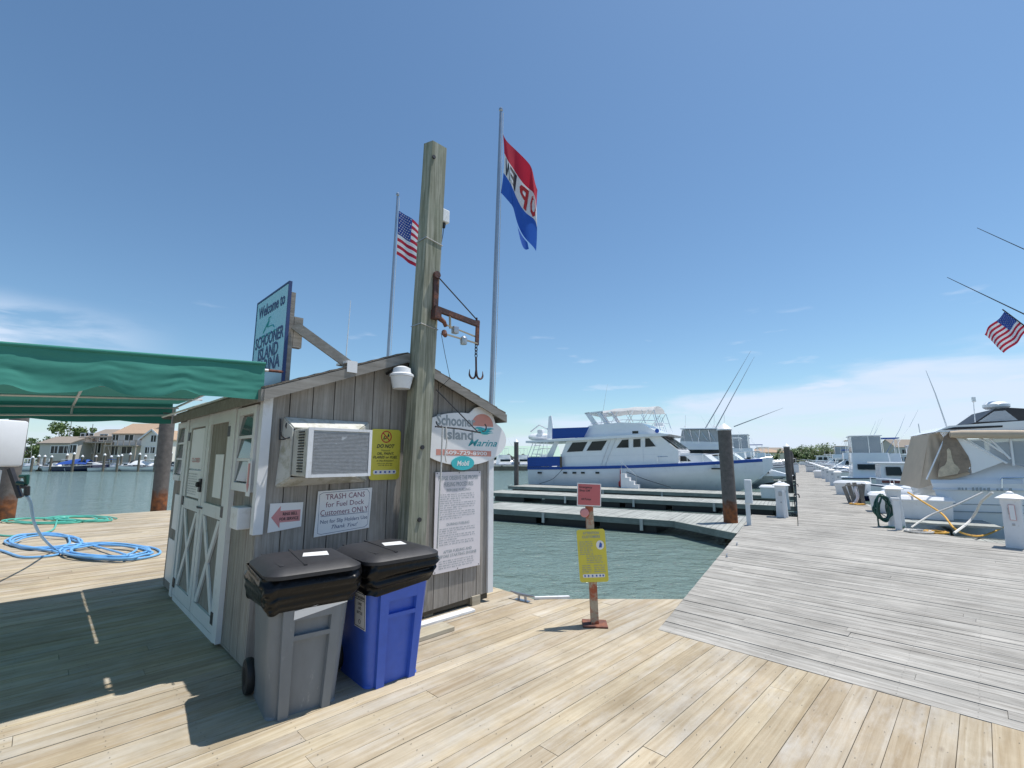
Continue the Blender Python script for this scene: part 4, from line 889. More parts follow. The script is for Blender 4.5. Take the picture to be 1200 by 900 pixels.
        mb.tube([Q(-.135+.016*math.cos(R(k*60)),.448+.016*math.sin(R(k*60)),.003) for k in range(7)],.002,5); mb.build('lettering','ink',t)
bin_((1.43,3.585,.001),R(-7),'cangrey','grey wheeled bin with black bag under its lid at the shed corner',True,False)
bin_((2.055,3.54,.001),R(-2),'canblue','blue wheeled recycling bin with black bag beside the grey one',False,True)

# ---------------------------------------------------------------- bits on the deck by the shed
mb=MB(); mb.bbox(2.45,3.0,3.78,3.98,.002,.04,.004); tag(mb.build('timber_offcut','lumber',F='S',base=(2.7,3.9,0)),'short pale timber offcut on the deck behind the blue bin','timber')
mb=MB(); mb.bbox(2.7,3.5,4.06,4.16,.002,.03,.004); tag(mb.build('white_batten','white',F='S',base=(3.1,4.1,0)),'peeling white batten lying along the foot of the shed front','batten')
mb=MB(); mb.prism([(4.30,3.93,.003),(4.44,3.82,.003),(4.62,3.67,.003),(4.60,3.63,.003),(4.42,3.78,.003),(4.28,3.90,.003)],(0,0,.025)); tag(mb.build('edge_strip','white',F='S',base=(4.4,3.8,0)),'white edge strip on the dock corner beside the metal cleat','edging')

# ---------------------------------------------------------------- rusty post with signs
g0=gr(697,732)
rp=thing('rusty_post','rusty square steel post on a bolted base plate near the dock edge','post','O',(g0[0],g0[1],0))
gx,gy=g0[0],g0[1]
mb=MB(); mb.prism([(gx-.13,gy-.09,.002),(gx+.11,gy-.12,.002),(gx+.13,gy+.09,.002),(gx-.11,gy+.12,.002)],(0,0,.014)); mb.build('base_plate','rust',rp)
mb=MB(); w_=.036
mb.loft([[(gx+dx-.033*z/1.4-.0,gy+dy,z) for dx,dy in ((-w_,-w_),(w_,-w_),(w_,w_),(-w_,w_))] for z in (.017,.4,.8,1.22)]); mb.build('post','rustpaint',rp)
mb=MB(); mb.loft([[(gx+dx-.033*z/1.4,gy+dy,z) for dx,dy in ((-w_,-w_),(w_,-w_),(w_,w_),(-w_,w_))] for z in (1.222,1.36)]); mb.build('post_sleeve','pipe',rp)
mb=MB(); mb.lathe((gx-.085,gy-.04,1.09),[(.035,-.03),(.045,-.02),(.045,.0)],16,'y'); mb.tube([(gx-.085,gy-.04,1.09),(gx-.03,gy-.02,1.09)],.01,6); mb.build('push_button','redfade',rp)
nsx=Vector((1,-.10,0)).normalized()
def wsign(name,label,x,z0,z1,wd,mt,tilt,rad,ybk):
    t=thing(name,label,'sign','O',(gx+x,gy-ybk,z0)); mb=MB(); base_=rr(-wd/2,wd/2,0,z1-z0,rad)
    c,s=math.cos(tilt),math.sin(tilt)
    P=lambda a,b,o=0:(Vector((gx+x,gy-ybk,z0))+nsx*(a*c-b*s)+Vector((0,0,1))*(a*s+b*c)+Vector((nsx.y,-nsx.x,0))*o)
    mb.prism([P(a,b) for a,b in base_],Vector((nsx.y,-nsx.x,0))*.003); mb.build('plate',mt,t); return t,P,nsx*c+Vector((0,0,s)),Vector((0,0,c))-nsx*s
t,P_,xd,ud=wsign('emergency_sign','small red emergency sign on top of the rusty post',-.035,1.155,1.385,.245,'whiteclean',R(-2),.006,.04)
mb=MB(); mb.prism([P_(a,b,.0035) for a,b in rr(-.113,.113,.010,.220,.004)],Vector((nsx.y,-nsx.x,0))*.001); mb.build('red_panel','red',t)
mb=MB(); mb.text('Emergency',P_(-.10,.19,.005),xd,ud,.020,.13,align='L',bold=.02); mb.text('Shut Off',P_(-.10,.155,.005),xd,ud,.020,.11,align='L',bold=.02); mb.text('All Pumps',P_(-.08,.07,.005),xd,ud,.020,.10,align='L',bold=.02); mb.build('lettering','ink',t)
t,P_,xd,ud=wsign('attention_sign','yellow ATTENTION CUSTOMERS sign bolted halfway up the rusty post',-.0,.415,.925,.285,'yellow',R(3),.025,.045)
mb=MB(); mb.text('ATTENTION',P_(0,.475,.0045),xd,ud,.024,.16,bold=.02); mb.text('CUSTOMERS',P_(0,.438,.0045),xd,ud,.024,.18,bold=.02)
for i in range(7): mb.dashes(P_(-.12,.39-i*.02,.0045),xd,ud,.13,.011,rdd)
for i in range(4): mb.dashes(P_(-.06,.25-i*.02,.0045),xd,ud,.16,.011,rdd)
for i in range(4): mb.dashes(P_(-.11,.16-i*.02,.0045),xd,ud,.09,.011,rdd); mb.dashes(P_(.01,.16-i*.02,.0045),xd,ud,.11,.011,rdd)
mb.build('lettering','inkgrey',t)
mb=MB(); mb.prism([P_(.085+.04*math.cos(R(k*20)),.355+.045*math.sin(R(k*20)),.004) for k in range(18)],Vector((nsx.y,-nsx.x,0))*.001); mb.build('round_badge','whiteclean',t)
mb=MB(); mb.prism([P_(.07,.33,.0055),P_(.10,.33,.0055),P_(.105,.365,.0055),P_(.085,.385,.0055)],Vector((nsx.y,-nsx.x,0))*.001); mb.build('badge_mark','inkblue',t)
mb=MB(); mb.prism([P_(a,b,.004) for a,b in rr(-.11,.11,.045,.078,.012)],Vector((nsx.y,-nsx.x,0))*.001); mb.build('logo_strip','whiteclean',t)
mb=MB(); [mb.prism([P_(a,.052,.0055),P_(a+.014,.052,.0055),P_(a+.014,.07,.0055),P_(a,.07,.0055)],Vector((nsx.y,-nsx.x,0))*.001) for a in (-.095,-.06,-.02,.02,.055,.085)]; mb.build('logo_marks','inkblue',t)

# ---------------------------------------------------------------- flags
def flagpole(p0,p1,r,label,cat='flagpole',mt='alu'):
    t=thing('flagpole',label,cat,'O',p0); mb=MB(); mb.tube([p0,tuple((Vector(p0)+Vector(p1))/2),p1],[r,r*.85,r*.6],10); mb.build('mast',mt,t,smooth=True)
    mb=MB(); q=Vector(p1); mb.lathe(q,[(.01,0),(.03,.02),(.03,.05),(.01,.07)],10); mb.build('finial',mt,t,smooth=True)
    mb=MB(); a=Vector(p0)+Vector((r+.025,0,.8)); b=q+Vector((.035,0,-.02)); mb.tube([a,(a+b)/2+Vector((.01,0,0)),b],.004,5); mb.build('halyard','rope',t)
    return t
def usflag(fn,label,F='O',base=(0,0,0)):
    t=thing('american_flag',label,'flag',F,base,0,'american flags')
    mb=MB()
    def mf(s,q):
        if s<.4 and q>6/13: return 2
        return 0 if int((1-q)*13)%2==0 else 1
    mb.grid(fn,30,39,mfn=mf); mb.build('cloth',['flagred','flagwhite','flagblue'],t,smooth=True,auto=80)
    mb=MB()
    for r in range(9):
        for c in range(6 if r%2==0 else 5):
            s=.4*((c+.5+(0 if r%2==0 else .5))/6); q=1-(7/13)*((r+.7)/9.4)
            for sg in (1,-1):
                c0=Vector(fn(s,q)); dx=(Vector(fn(s+.01,q))-c0).normalized(); dy=(Vector(fn(s,q+.01))-c0).normalized(); n=dx.cross(dy)*.006*sg; k=.018
                mb.add([c0+n+dx*k*math.cos(R(90+a*36))*(1 if a%2==0 else .45)+dy*k*math.sin(R(90+a*36))*(1 if a%2==0 else .45) for a in range(10)],[list(range(10))])
    mb.build('stars','flagwhite',t); return t
# US flag behind the shed
b0=Vector((-2.16,7.70,0)); t0=Vector(onY(466,230,7.82)); flagpole(tuple(b0),tuple(t0),.03,'slim grey flagpole with the american flag standing behind the shed roof')
hT=Vector(onY(467.5,247,7.8)); hB=Vector(onY(464.5,298,7.8))
def f1(s,q):
    h=hB+(hT-hB)*q; L=.86
    return h+Vector((.62*L*s,.42*L*s+.06*math.sin(s*9+q*2)*s,-.33*L*s**1.2+.02*math.sin(s*14+q*3)*s-.12*L*s*(1-q)*.3))+Vector((.03*math.sin(s*11+q*2.5)*s,0,0))
usflag(f1,'american flag flying partly behind the timber pole','O',tuple(hT))
# OPEN flag
b0=Vector((-.34,6.15,0)); t0=Vector(onY(587,131,6.2)); flagpole(tuple(b0),tuple(t0),.036,'tall grey flagpole with the red white and blue flag beside the shed gable')
hT=Vector(onY(589,157,6.18)); hB=Vector(onY(587,226,6.18))
def f2(s,q):
    h=hB+(hT-hB)*q; L=1.0
    x=.47*s*(1+.18*q)+.035*math.sin(s*8+q*3); z=-(.36*s+.46*s**1.6)*(1.0-.12*q)-.02*math.sin(s*12)
    z+=-.03*s; y=.16*s+.09*math.sin(s*10+q*4)*s
    return h+Vector((x,y,z))
t=thing('open_flag','long red white and blue banner flag with OPEN lettering on the tall pole','flag','O',tuple(hT))
mb=MB(); mb.grid(f2,36,24,mfn=lambda s,q:0 if q>.66 else (1 if q>.33 else 2)); mb.build('cloth',['flagred','flagwhite','flagroyal'],t,smooth=True,auto=80)
for txt,s0,mt in (('N',.14,'ink'),('E',.37,'ink'),('P',.61,'inkred'),('O',.84,'inkred')):
    for sg in (-1,1):
        mb=MB(); 
        def lf(x,y,s0=s0,sg=sg):
            s=s0-x; q=.5+y; c0=Vector(f2(s,q)); dx=(Vector(f2(s+.01,q))-c0).normalized(); dy=(Vector(f2(s,q+.01))-c0).normalized(); return c0+dx.cross(dy)*.006*sg
        mb.text(txt,None,None,None,.27,.17,fn=lf,bold=.03); mb.build('letter',mt,t)
def f2b(s,q):
    p=Vector(f2(.25+.75*s,.02+.0*q)); return p+Vector((.02*s,.04,-.12*q*math.sin(s*math.pi)))
# small tail of cloth curling below
mb=MB(); mb.grid(lambda s,q:Vector(f2(.60+.22*s,.01))+Vector((.02*q-.01,.05,-.10*q-.09*q*math.sin(s*math.pi))),6,5); mb.build('torn_tail','flagroyal',t,smooth=True)

# whip antenna behind the roof
mb=MB(); p0=onY(405,424,9.0); p1=onY(411,352,9.0); mb.tube([(p0[0],p0[1],0),p0,p1],[.02,.012,.005],6); tag(mb.build('whip_antenna','whiteclean',F='O',base=(p0[0],p0[1],0)),'thin white whip antenna rising behind the left roof slope','antenna')

# ---------------------------------------------------------------- fuel pump and hoses
px0=onY(31,520,6.75)[0]
fp=thing('fuel_pump','white fuel pump cabinet on grey legs at the left edge under the awning','fuel pump','O',(px0-.35,6.4,0))
q0=onY(0,478,6.4); 
def py(y): return onY(15,y,6.4)[2]
mb=MB(); mb.bbox(px0-.9,px0+.0,6.2,6.75,py(547),py(500)+.10,.03); mb.build('upper_housing','whiteclean',fp,smooth=True)
mb=MB(); mb.box(px0-.215,px0-.205,6.195,6.2,py(545),py(505)+.08); mb.build('panel_seam','inkgrey',fp)
mb=MB(); mb.bbox(px0-.9,px0-.22,6.15,6.7,py(580),py(551),.02); mb.build('lower_housing','whiteclean',fp,smooth=True)
mb=MB(); a_=onY(12,549,6.1); b_=onY(24,583,6.1); mb.bar(a_,b_,.045,.05,(0,1,0)); mb.build('nozzle_boot','steel',fp)
mb=MB(); mb.bbox(px0-.9,px0-.28,6.05,6.68,.0,py(583)-.01,.02); mb.build('pedestal','white',fp)
mb=MB(); mb.bar((px0-.14,6.05,py(584)),(px0-.42,6.0,py(640)),.06,.10,(1,0,0)); mb.build('hose_bracket','alu',fp)
mb=MB(); nx=onY(29,560,6.08)[0]; nz_=py(566)
mb.tube([(nx-.06,6.08,nz_+.10),(nx+.02,6.08,nz_+.10),(nx+.04,6.08,nz_+.0)],[.025,.035,.02],8); mb.tube([(nx-.08,6.08,nz_+.02),(nx+.03,6.08,nz_)],[.03,.03],8); mb.build('nozzle','dkgreen',fp,smooth=True)
mb=MB(); mb.tube([(nx-.02,6.08,nz_-.02),(nx+.05,6.08,nz_-.04),(nx+.06,6.08,nz_-.14)],.032,8); mb.build('swivel','steel',fp,smooth=True)
# blue hose: drops from the nozzle and lies in coils
def catm(P,n=8):
    o=[]; P=[P[0]]+P+[P[-1]]
    for i in range(1,len(P)-2):
        a,b,c,d=[Vector(x) for x in P[i-1:i+3]]
        for k in range(n):
            t=k/n; o.append(.5*((2*b)+(c-a)*t+(2*a-5*b+4*c-d)*t*t+(3*b-a-3*c+d)*t**3))
    o.append(Vector(P[-2])); return o
def gp(x,y,z=.025): g=gr(x,y,z); return (g[0],g[1],z)
pts=[(nx+.06,6.08,nz_-.14),onY(36,590,6.3),onY(40,612,6.7),onY(50,630,7.4),gp(66,644),gp(92,650)]
rd=random.Random(4)
pp=[]
for (cx_,cy_,rx,ry,n0,st) in ((128,645,54,9.0,5.4,200),(48,635,44,9.5,3.6,10)):
    for i in range(int(n0*12)):
        a=R(st+i*30); k=1+.07*math.sin(i*.55)-.045*(i/12); pp.append(gp(cx_+7*math.sin(i*.21)+rx*k*math.cos(a)+rd.uniform(-3,3),cy_+1.2*math.sin(i*.16+1)-ry*k*math.sin(a)+rd.uniform(-.7,.7),.025+.012*(i//12)))
pts+=pp+[gp(70,648),gp(30,653),gp(2,645),gp(-20,640)]
mb=MB(); mb.tube(catm(pts,5),.018,8); tag(mb.build('blue_hose','bluehose',F='O',base=gp(100,645),smooth=True),'bright blue fuel hose falling from the pump and coiled on the deck','hose')
pp=[]
for (cx_,cy_,rx,ry,n0,st) in ((95,607.5,40,3.4,4.6,0),(48,610,46,3.0,3.0,90)):
    for i in range(int(n0*12)):
        a=R(st+i*30); k=1-.12*(i//12); pp.append(gp(cx_+6*math.sin(i*.25)+rx*k*math.cos(a)+rd.uniform(-2,2),cy_+.6*math.sin(i*.2)-ry*k*math.sin(a),.03+.012*(i//12)))
pp+=[gp(60,622),gp(20,628),gp(-10,626)]
mb=MB(); mb.tube(catm(pp,5),.018,8); tag(mb.build('green_hose','greenhose',F='O',base=gp(80,608),smooth=True),'pale green hose lying in flat loops near the far deck edge','hose')

# ---------------------------------------------------------------- pedestals, dock boxes, posts
def pedestal_proto(pos,rot,label):
    t=local('power_pedestal',label,'power pedestal','P',pos,rot,'white power pedestals along the pier')
    mb=MB(); mb.loft([rrect(.17,.15,.02,0),rrect(.165,.145,.02,.1),rrect(.135,.125,.02,.72),rrect(.15,.14,.02,.80),rrect(.15,.14,.02,.88)]); mb.build('housing','white',t,smooth=True,auto=30)
    mb=MB(); mb.loft([rrect(.20,.19,.02,.882),rrect(.205,.195,.02,.90),rrect(.10,.09,.02,.965),rrect(.05,.05,.02,.975),rrect(.05,.05,.02,1.0),rrect(.02,.02,.01,1.02)]); mb.build('cap','whiteclean',t,smooth=True,auto=30)
    mb=MB(); mb.bbox(-.155,-.145,-.05,.05,.60,.72,.004); mb.bbox(-.16,-.14,-.02,.02,.40,.44,.004); mb.build('outlet','alu',t); return t
ped=pedestal_proto((12.55,-3.42,0),R(-20),'white pedestal with pyramid cap nearest the camera at the right edge')
G_='white power pedestals along the pier'
mb=MB(); mb.box(-.163,-.158,-.05,.035,.50,.78); pr=mb.build('notice','redfade',ped)
mb=MB(); mb.box(-.165,-.1632,-.043,.028,.507,.773); mb.build('notice_face','whiteclean',pr)
ped2=pedestal_proto((14.75,-1.98,0),0,'white pedestal hung with dark green hose beside the large white dock box')
p=gr(917,606,-.05,'P'); dup(ped2,'P',(p[0]+.1,p[1]+.0,-.05),0,'white pedestal on the low plank platform left of the pier')
dup(ped2,'P',(21.0,.45,-.3),0,'white pedestal just behind the platform one, left of the pier')
mb=MB(); mb.prism([(15.6,.35,-.048),(15.75,.35,-.048),(15.75,.35,.7),(15.65,.35,.7)],(0,.05,0)); tag(mb.build('pedestal_brace','white',F='P',base=(15.7,.4,-.05)),'slanted white brace against the pedestal on the plank platform','brace')
ords=['third','fourth','fifth','sixth','seventh','eighth','ninth','tenth','eleventh','twelfth','thirteenth','fourteenth']
for i,a in enumerate((29.5,34,39,44.5,50,56,63,71,80,92,106)): dup(ped2,'P',(a,-1.82,0),0,'white pedestal on the right edge of the pier, %s along from the camera'%ords[i])
def dockbox(pos,rot,L,label):
    t=local('dock_box',label,'dock box','P',pos,rot,'white dock boxes along the pier')
    mb=MB(); mb.loft([rrect(L/2-.05,.25,.03,.0),rrect(L/2-.02,.30,.03,.48)]); mb.build('body','white',t,smooth=True,auto=30)
    mb=MB(); mb.loft([rrect(L/2+.02,.335,.04,.482),rrect(L/2+.02,.335,.04,.52),rrect(L/2-.05,.27,.04,.60),rrect(L/2-.2,.15,.04,.62)]); mb.build('lid','whiteclean',t,smooth=True,auto=30)
    mb=MB(); mb.box(-.06,.06,-.315,-.30,.40,.47); mb.build('latch','steel',t); return t
db=dockbox((17.3,-2.95,-.02),R(90),1.2,'large white dock box with lid beside the hose-hung pedestal')
dockbox((18.6,-2.2,-.02),R(90),.6,'small white box directly behind the large dock box')
dockbox((26.0,-2.1,-.0),R(70),1.25,'white dock box beyond the wrapped bundle on the pier right edge')
dockbox((26.4,1.2,-.30),R(90),.8,'small white dock box by the yacht bow left of the pier')
dockbox((46,-1.8,0),R(60),1.1,'far white dock box on the right edge halfway along the pier')
# platform for the big dock box
mb=MB(); mb.box(16.2,19.4,-4.2,-2.12,-.08,-.03); tag(mb.build('side_platform','fingerwood',F='P',base=(17.8,-3.1,-.05)),'grey side platform under the large white dock box','platform')
# meter post
mp_=thing('meter_post','thin white post with narrow box head at the corner of the grey deck','post','P',(13.2,1.10,0))
mb=MB(); mb.box(13.16,13.22,1.05,1.15,.0,.62); mb.build('post','white',mp_)
mb=MB(); mb.bbox(13.13,13.27,.98,1.14,.52,1.10,.015); mb.build('box_head','white',mp_)
# dark green hose on pedestal 2
pts=[]; rd=random.Random(9)
for i in range(86):
    a=R(i*30+rd.uniform(-6,6)); k=i/86
    pts.append((14.58-.05*math.cos(a)-.02-.10*k*(1-.0),-1.72+.13*math.cos(a*1.0)+.10*math.sin(i*.35)*.4+rd.uniform(-.03,.03),.44+.30*math.sin(a)*(.8+.3*rd.random())))
pts+=[(14.5,-1.6,.03),(14.3,-1.75,.03),(14.35,-2.0,.03),(14.6,-2.1,.03)]
mb=MB(); mb.tube(catm([p for p in pts],3),.018,6); tag(mb.build('garden_hose','dkgreen',F='P',base=(14.5,-1.7,0),smooth=True),'dark green water hose hanging in loops on the second white pedestal','hose')
# post beside ped 2
mb=MB(); mb.bbox(14.05,14.17,-1.98,-1.86,.001,.68,.01); mb.box(14.03,14.19,-2.0,-1.84,.682,.72); tag(mb.build('mooring_post','white',F='P',base=(14.1,-1.92,0)),'short white square post standing against the hose-hung pedestal','post')
# wrapped bundle of boards
t=local('wrapped_bundle','upright bundle of pale boards with wrapped white cloth on the pier right edge','bundle','P',(21.2,-1.72,0))
mb=MB()
for i,(dx,dy,tx,ty,h) in enumerate(((0,0,.1,.12,.72),(.05,-.2,.08,-.12,.7),(0,-.1,-.05,.05,.75),(.1,.12,.0,.15,.6),(-.1,-.25,.1,.05,.68))): mb.bar((dx,dy,0),(dx+tx,dy+ty,h),.12,.10,(1,0,0))
mb.box(-.1,.15,-.28,.22,.62,.66); mb.build('boards','rake',t)
mb=MB(); mb.tube(catm([(.0,-.1,.66),(-.12,-.05,.5),(-.14,-.1,.25),(-.2,.02,.03),(-.35,.1,.03)],5),.05,8); mb.build('cloth_wrap','paper',t,smooth=True)
def coil(F,c,r,mt,label,turns=4,rr_=.014,flat=1):
    pts=[]; rd=random.Random(int(c[0]*10))
    for i in range(turns*12): a=R(i*30); k=r*(.6+.4*abs(math.sin(i*.23+1)))*rd.uniform(.9,1.1); pts.append((c[0]+k*math.cos(a)*flat,c[1]+k*math.sin(a),c[2]+.015+.006*(i%5)))
    mb=MB(); mb.tube(catm(pts,3),rr_,6); return tag(mb.build('rope_coil',mt,F=F,base=c,smooth=True),label,'rope')
coil('P',(20.75,-1.75,0),.22,'yellow2','yellow rope coil at the foot of the wrapped bundle')
coil('P',(13.9,-2.25,0),.25,'rope','pale rope coil at the foot of the short white post')
coil('P',(13.95,-2.55,.0),.2,'yellow2','yellow rope coil beside the pale one near the short white post')
mb=MB(); a0=onY(1080,585,13); mb.tube(catm([onY(1064,577,13.4),onY(1085,590,12.6),onY(1105,603,11.8),gp(1122,622,.03),gp(1150,628,-.25),gp(1178,617,-.1)],5),.022,6); tag(mb.build('shore_power_cord','yellow2',F='O',base=onY(1105,603,11.8),smooth=True),'yellow power cord sagging over the deck edge by the big cruiser','cord')
mb=MB(); mb.tube(catm([gp(1068,618,.03),onY(1090,604,11.5),onY(1120,592,11.2),onY(1152,577,11)],5),.02,6); tag(mb.build('mooring_line','rope',F='O',base=onY(1120,592,11.2),smooth=True),'straight white mooring line rising to the nearest right pedestal','rope')
mb=MB(); mb.tube(catm([gp(1118,625,.03),onY(1135,612,11.3),onY(1144,600,11.2),onY(1150,588,11),onY(1163,577,10.6)],5),.026,6); tag(mb.build('mooring_line','rope',F='O',base=onY(1135,612,11.3),smooth=True),'thick white drooping line curving down to the deck edge by the cruiser','rope')
# faucet pipes on the left of the pier
for i,a in enumerate((17.5,24.0)):
    mb=MB(); mb.tube(catm([(a,.12,.002),(a,.12,.40),(a,.10,.5),(a,-.0,.5),(a,-.02,.4)],4),.016,8); tag(mb.build('water_tap','steel',F='P',base=(a,.1,0),smooth=True),('nearer','farther')[i]+' black bent standpipe on the left edge of the pier','tap',group='black standpipes')
# white steps on finger 3
t=thing('boarding_steps','white moulded boarding steps beside the big yacht','steps','P',(30.0,9.3,-.3))
mb=MB()
for i in range(4): mb.box(29.85,30.28,8.62+i*.28,8.62+(i+1)*.28-.002 if i<3 else 9.75,-.298,-.06+i*.22)
mb.build('treads','whiteclean',t)
mb=MB(); mb.tube([(29.9,8.75,-.05),(29.9,8.75,.5),(29.9,9.7,1.35),(29.9,9.7,.6)],.02,6); mb.build('handrail','chrome',t)

# ---------------------------------------------------------------- boats
def loft_hull(L,B,fb,fbow,draft=.35,n=16,bowpow=2.2,flare=.82,transom=.92):
    """returns rings of the hull: x forward, waterline z=0"""
    rings=[]
    for i in range(n+1):
        t=i/n; x=-L/2+L*t
        k=1 if t<.45 else (1-((t-.45)/.55)**bowpow)
        k*=transom+(1-transom)*min(1,t/.35); hb=max(.012,B/2*k); zs=fb+(fbow-fb)*t**1.8
        up=max(0,(t-.72)/.28)**1.7
        kz=-draft+(draft+zs*.55)*up; cz=.02+zs*.30*t**2; cb=max(.01,hb*(flare-.45*t**3))
        xs=x; 
        rings.append([(xs,0,kz),(xs,cb*.6,min(cz,kz+(cz-kz)*.7)),(xs,cb,cz),(xs,hb*.97,cz+(zs-cz)*.6),(xs,hb,zs),(xs,hb*.86,zs+.005),(xs,hb*.80,zs-.015),(xs,-hb*.80,zs-.015),(xs,-hb*.86,zs+.005),(xs,-hb,zs),(xs,-hb*.97,cz+(zs-cz)*.6),(xs,-cb,cz),(xs,-cb*.6,min(cz,kz+(cz-kz)*.7))])
    return rings
def quadwin(mb,pts,th): return mb.prism(pts,th)
def small_boat(kind,F,pos,rot,label,L=7.5,B=2.6,hull='gel',cover=None,cat='boat',group=None,name='motor_boat',xo=0):
    t=local(name,label,cat,F,pos,rot,group)
    s=L/7.5; fb=.75*s; fbow=1.15*s
    mb=MB(); mb.loft(loft_hull(L,B,fb,fbow)); h=mb.build('hull',hull,t,smooth=True,auto=50)
    mb=MB()
    for y in (-1,1): mb.tube([(-L/2+L*i/12,y*(B/2*(.94 if i<2 else 1)*(1 if i/12<.45 else max(.01,1-((i/12-.45)/.55)**2.2)))*1.01,(fb+(fbow-fb)*(i/12)**1.8)-.05) for i in range(13)],.03*s,6)
    mb.build('rub_rail','navy' if hull!='navy' else 'gel2',h,smooth=True)
    def cab(x0,x1,x2,x3,z1,wy,mt,nm): 
        mb=MB(); z0=fb-.02; mb.loft([[(x0,-wy,z0),(x3,-wy*.8,z0+.1),(x3,wy*.8,z0+.1),(x0,wy,z0)],[(x1,-wy*.88,z1),(x2,-wy*.75,z1),(x2,wy*.75,z1),(x1,wy*.88,z1)]]); return mb.build(nm,mt,t,smooth=True,auto=25)
    def band(x0,x1,z0,z1,wy,mt='glass',sl=.25,nm='side_window'):
        for y in (-1,1):
            mb=MB(); mb.prism([(x0,y*wy,z0),(x1,y*wy*.97,z0),(x1-sl*(z1-z0)*1.4,y*wy*.94,z1),(x0,y*wy*.97,z1)],(0,y*.03,0)); mb.build(nm,mt,t)
    if kind=='cuddy':
        c=cab(-.5*s,-.3*s,.7*s,2.4*s,fb+.55*s,B*.36,'gel','cabin'); mb=MB()
        mb.prism([(.2*s,-B*.34,fb+.5*s),(.2*s,B*.34,fb+.5*s),(-.2*s,B*.32,fb+1.0*s),(-.2*s,-B*.32,fb+1.0*s)],(.04,0,.02)); mb.build('windshield','glass',t)
        band(-.1*s,1.1*s,fb+.2*s,fb+.42*s,B*.35)
        if cover: mb=MB(); mb.grid(lambda a,b:(-L*.45+L*.5*a,B*.42*(2*b-1),fb+(.25+.75*math.sin(math.pi*min(1,a*.62+.1)))*s*(1-.7*abs(2*b-1)**2)),14,10); mb.build('canvas_cover',cover,t,smooth=True,auto=70)
    if kind=='ttop':
        mb=MB(); mb.bbox(-.5*s,.4*s,-.4*s,.4*s,fb-.3,fb+.75*s,.05); mb.build('console','gel',t)
        mb=MB(); mb.bbox(-1.0*s,1.0*s,-.85*s,.85*s,fb+1.55*s,fb+1.63*s,.03); mb.build('hard_top',cover or 'gel',t)
        mb=MB()
        for x in (-.7,.6):
            for y in (-.6,.6): mb.tube([(x*s*.7,y*s*.8,fb-.1),(x*s,y*s,fb+1.56*s)],.03,6)
        mb.build('top_frame','chrome',t)
        mb=MB(); mb.tube([(-.9*s,.7*s,fb+1.6*s),(-1.8*s,.9*s,fb+4.2*s)],[.015,.006],5); mb.build('antenna','gel',t)
    if kind=='pilot':
        c=cab(-1.4*s,-1.35*s,1.2*s,1.5*s,fb+1.25*s,B*.38,'gel','pilothouse'); 
        for x0,x1 in ((-1.15,-.45),(-.3,.3),(.45,1.05)): band(x0*s,x1*s,fb+.62*s,fb+1.08*s,B*.375,sl=.1)
        mb=MB(); mb.prism([(1.28*s,-B*.3,fb+.65*s),(1.28*s,B*.3,fb+.65*s),(1.16*s,B*.29,fb+1.1*s),(1.16*s,-B*.29,fb+1.1*s)],(.05,0,0)); mb.build('windshield','glass',t)
        mb=MB(); mb.bbox(-1.7*s,1.5*s,-B*.40,B*.40,fb+1.25*s,fb+1.33*s,.03); mb.build('roof','gel',t)
        mb=MB(); mb.box(-1.38*s,1.2*s,-B*.392,-B*.383,fb+.22*s,fb+.36*s); mb.box(-1.38*s,1.2*s,B*.383,B*.392,fb+.22*s,fb+.36*s); mb.build('stripe','maroon',t)
        mb=MB(); mb.tube([(0,0,fb+1.33*s),(0,0,fb+2.1*s)],.02,5); mb.build('mast','gel',t)
    if kind in('sport','sportenc'):
        c=cab(-1.0*s,-.9*s,.7*s,2.0*s,fb+.95*s,B*.42,'gel','cabin'); band(-.7*s,.9*s,fb+.5*s,fb+.82*s,B*.415)
        mb=MB(); mb.prism([(1.15*s,-B*.30,fb+.5*s),(1.15*s,B*.30,fb+.5*s),(.75*s,B*.30,fb+.9*s),(.75*s,-B*.30,fb+.9*s)],(.07,0,.05)); mb.build('windshield','glass',t)
        mb=MB(); mb.loft([rrect(.95*s,B*.34,.1,fb+.95*s),rrect(.9*s,B*.32,.1,fb+1.5*s)]); mb.build('flybridge','gel',t,smooth=True,auto=30)
        mb=MB(); mb.bbox(-.95*s,.7*s,-B*.33,B*.33,fb+2.5*s,fb+2.57*s,.03); mb.build('hard_top',cover or 'gel',t)
        mb=MB()
        for x in (-.85,.0,.6):
            for y in (-1,1): mb.tube([(x*s,y*B*.31,fb+1.45*s),(x*s,y*B*.31,fb+2.5*s)],.025,5)
        if kind=='sport':
            for y in (-1,1): mb.tube([(-.3*s,y*B*.35,fb+1.4*s),(-1.4*s,y*B*.65,fb+3.2*s),(-1.9*s,y*B*.8,fb+4.3*s)],[.022,.014,.005],5)
        mb.build('tower_frame','chrome',t)
        if kind=='sportenc':
            mb=MB(); mb.box(-.86*s,-.85*s,-B*.31,B*.31,fb+1.5*s,fb+2.49*s); mb.box(.60*s,.61*s,-B*.31,B*.31,fb+1.5*s,fb+2.49*s); mb.box(-.84*s,.59*s,-B*.315,-B*.31,fb+1.5*s,fb+2.49*s); mb.box(-.84*s,.59*s,B*.31,B*.315,fb+1.5*s,fb+2.49*s); mb.build('enclosure','vinyl',t)
    if kind in('cuddy','ttop'):
        mb=MB(); mb.bbox(-L/2-.45*s,-L/2-.02,-.22*s,.22*s,fb-.1,fb+.45*s,.06); mb.loft([rrect(.10*s,.08*s,.03,-.4,-L/2-.22*s,0),rrect(.14*s,.1*s,.03,fb-.1,-L/2-.22*s,0)]); mb.build('outboard_motor','lid' if kind=='ttop' else 'gel2',t,smooth=True,auto=40)
    mb=MB(); r_=[]
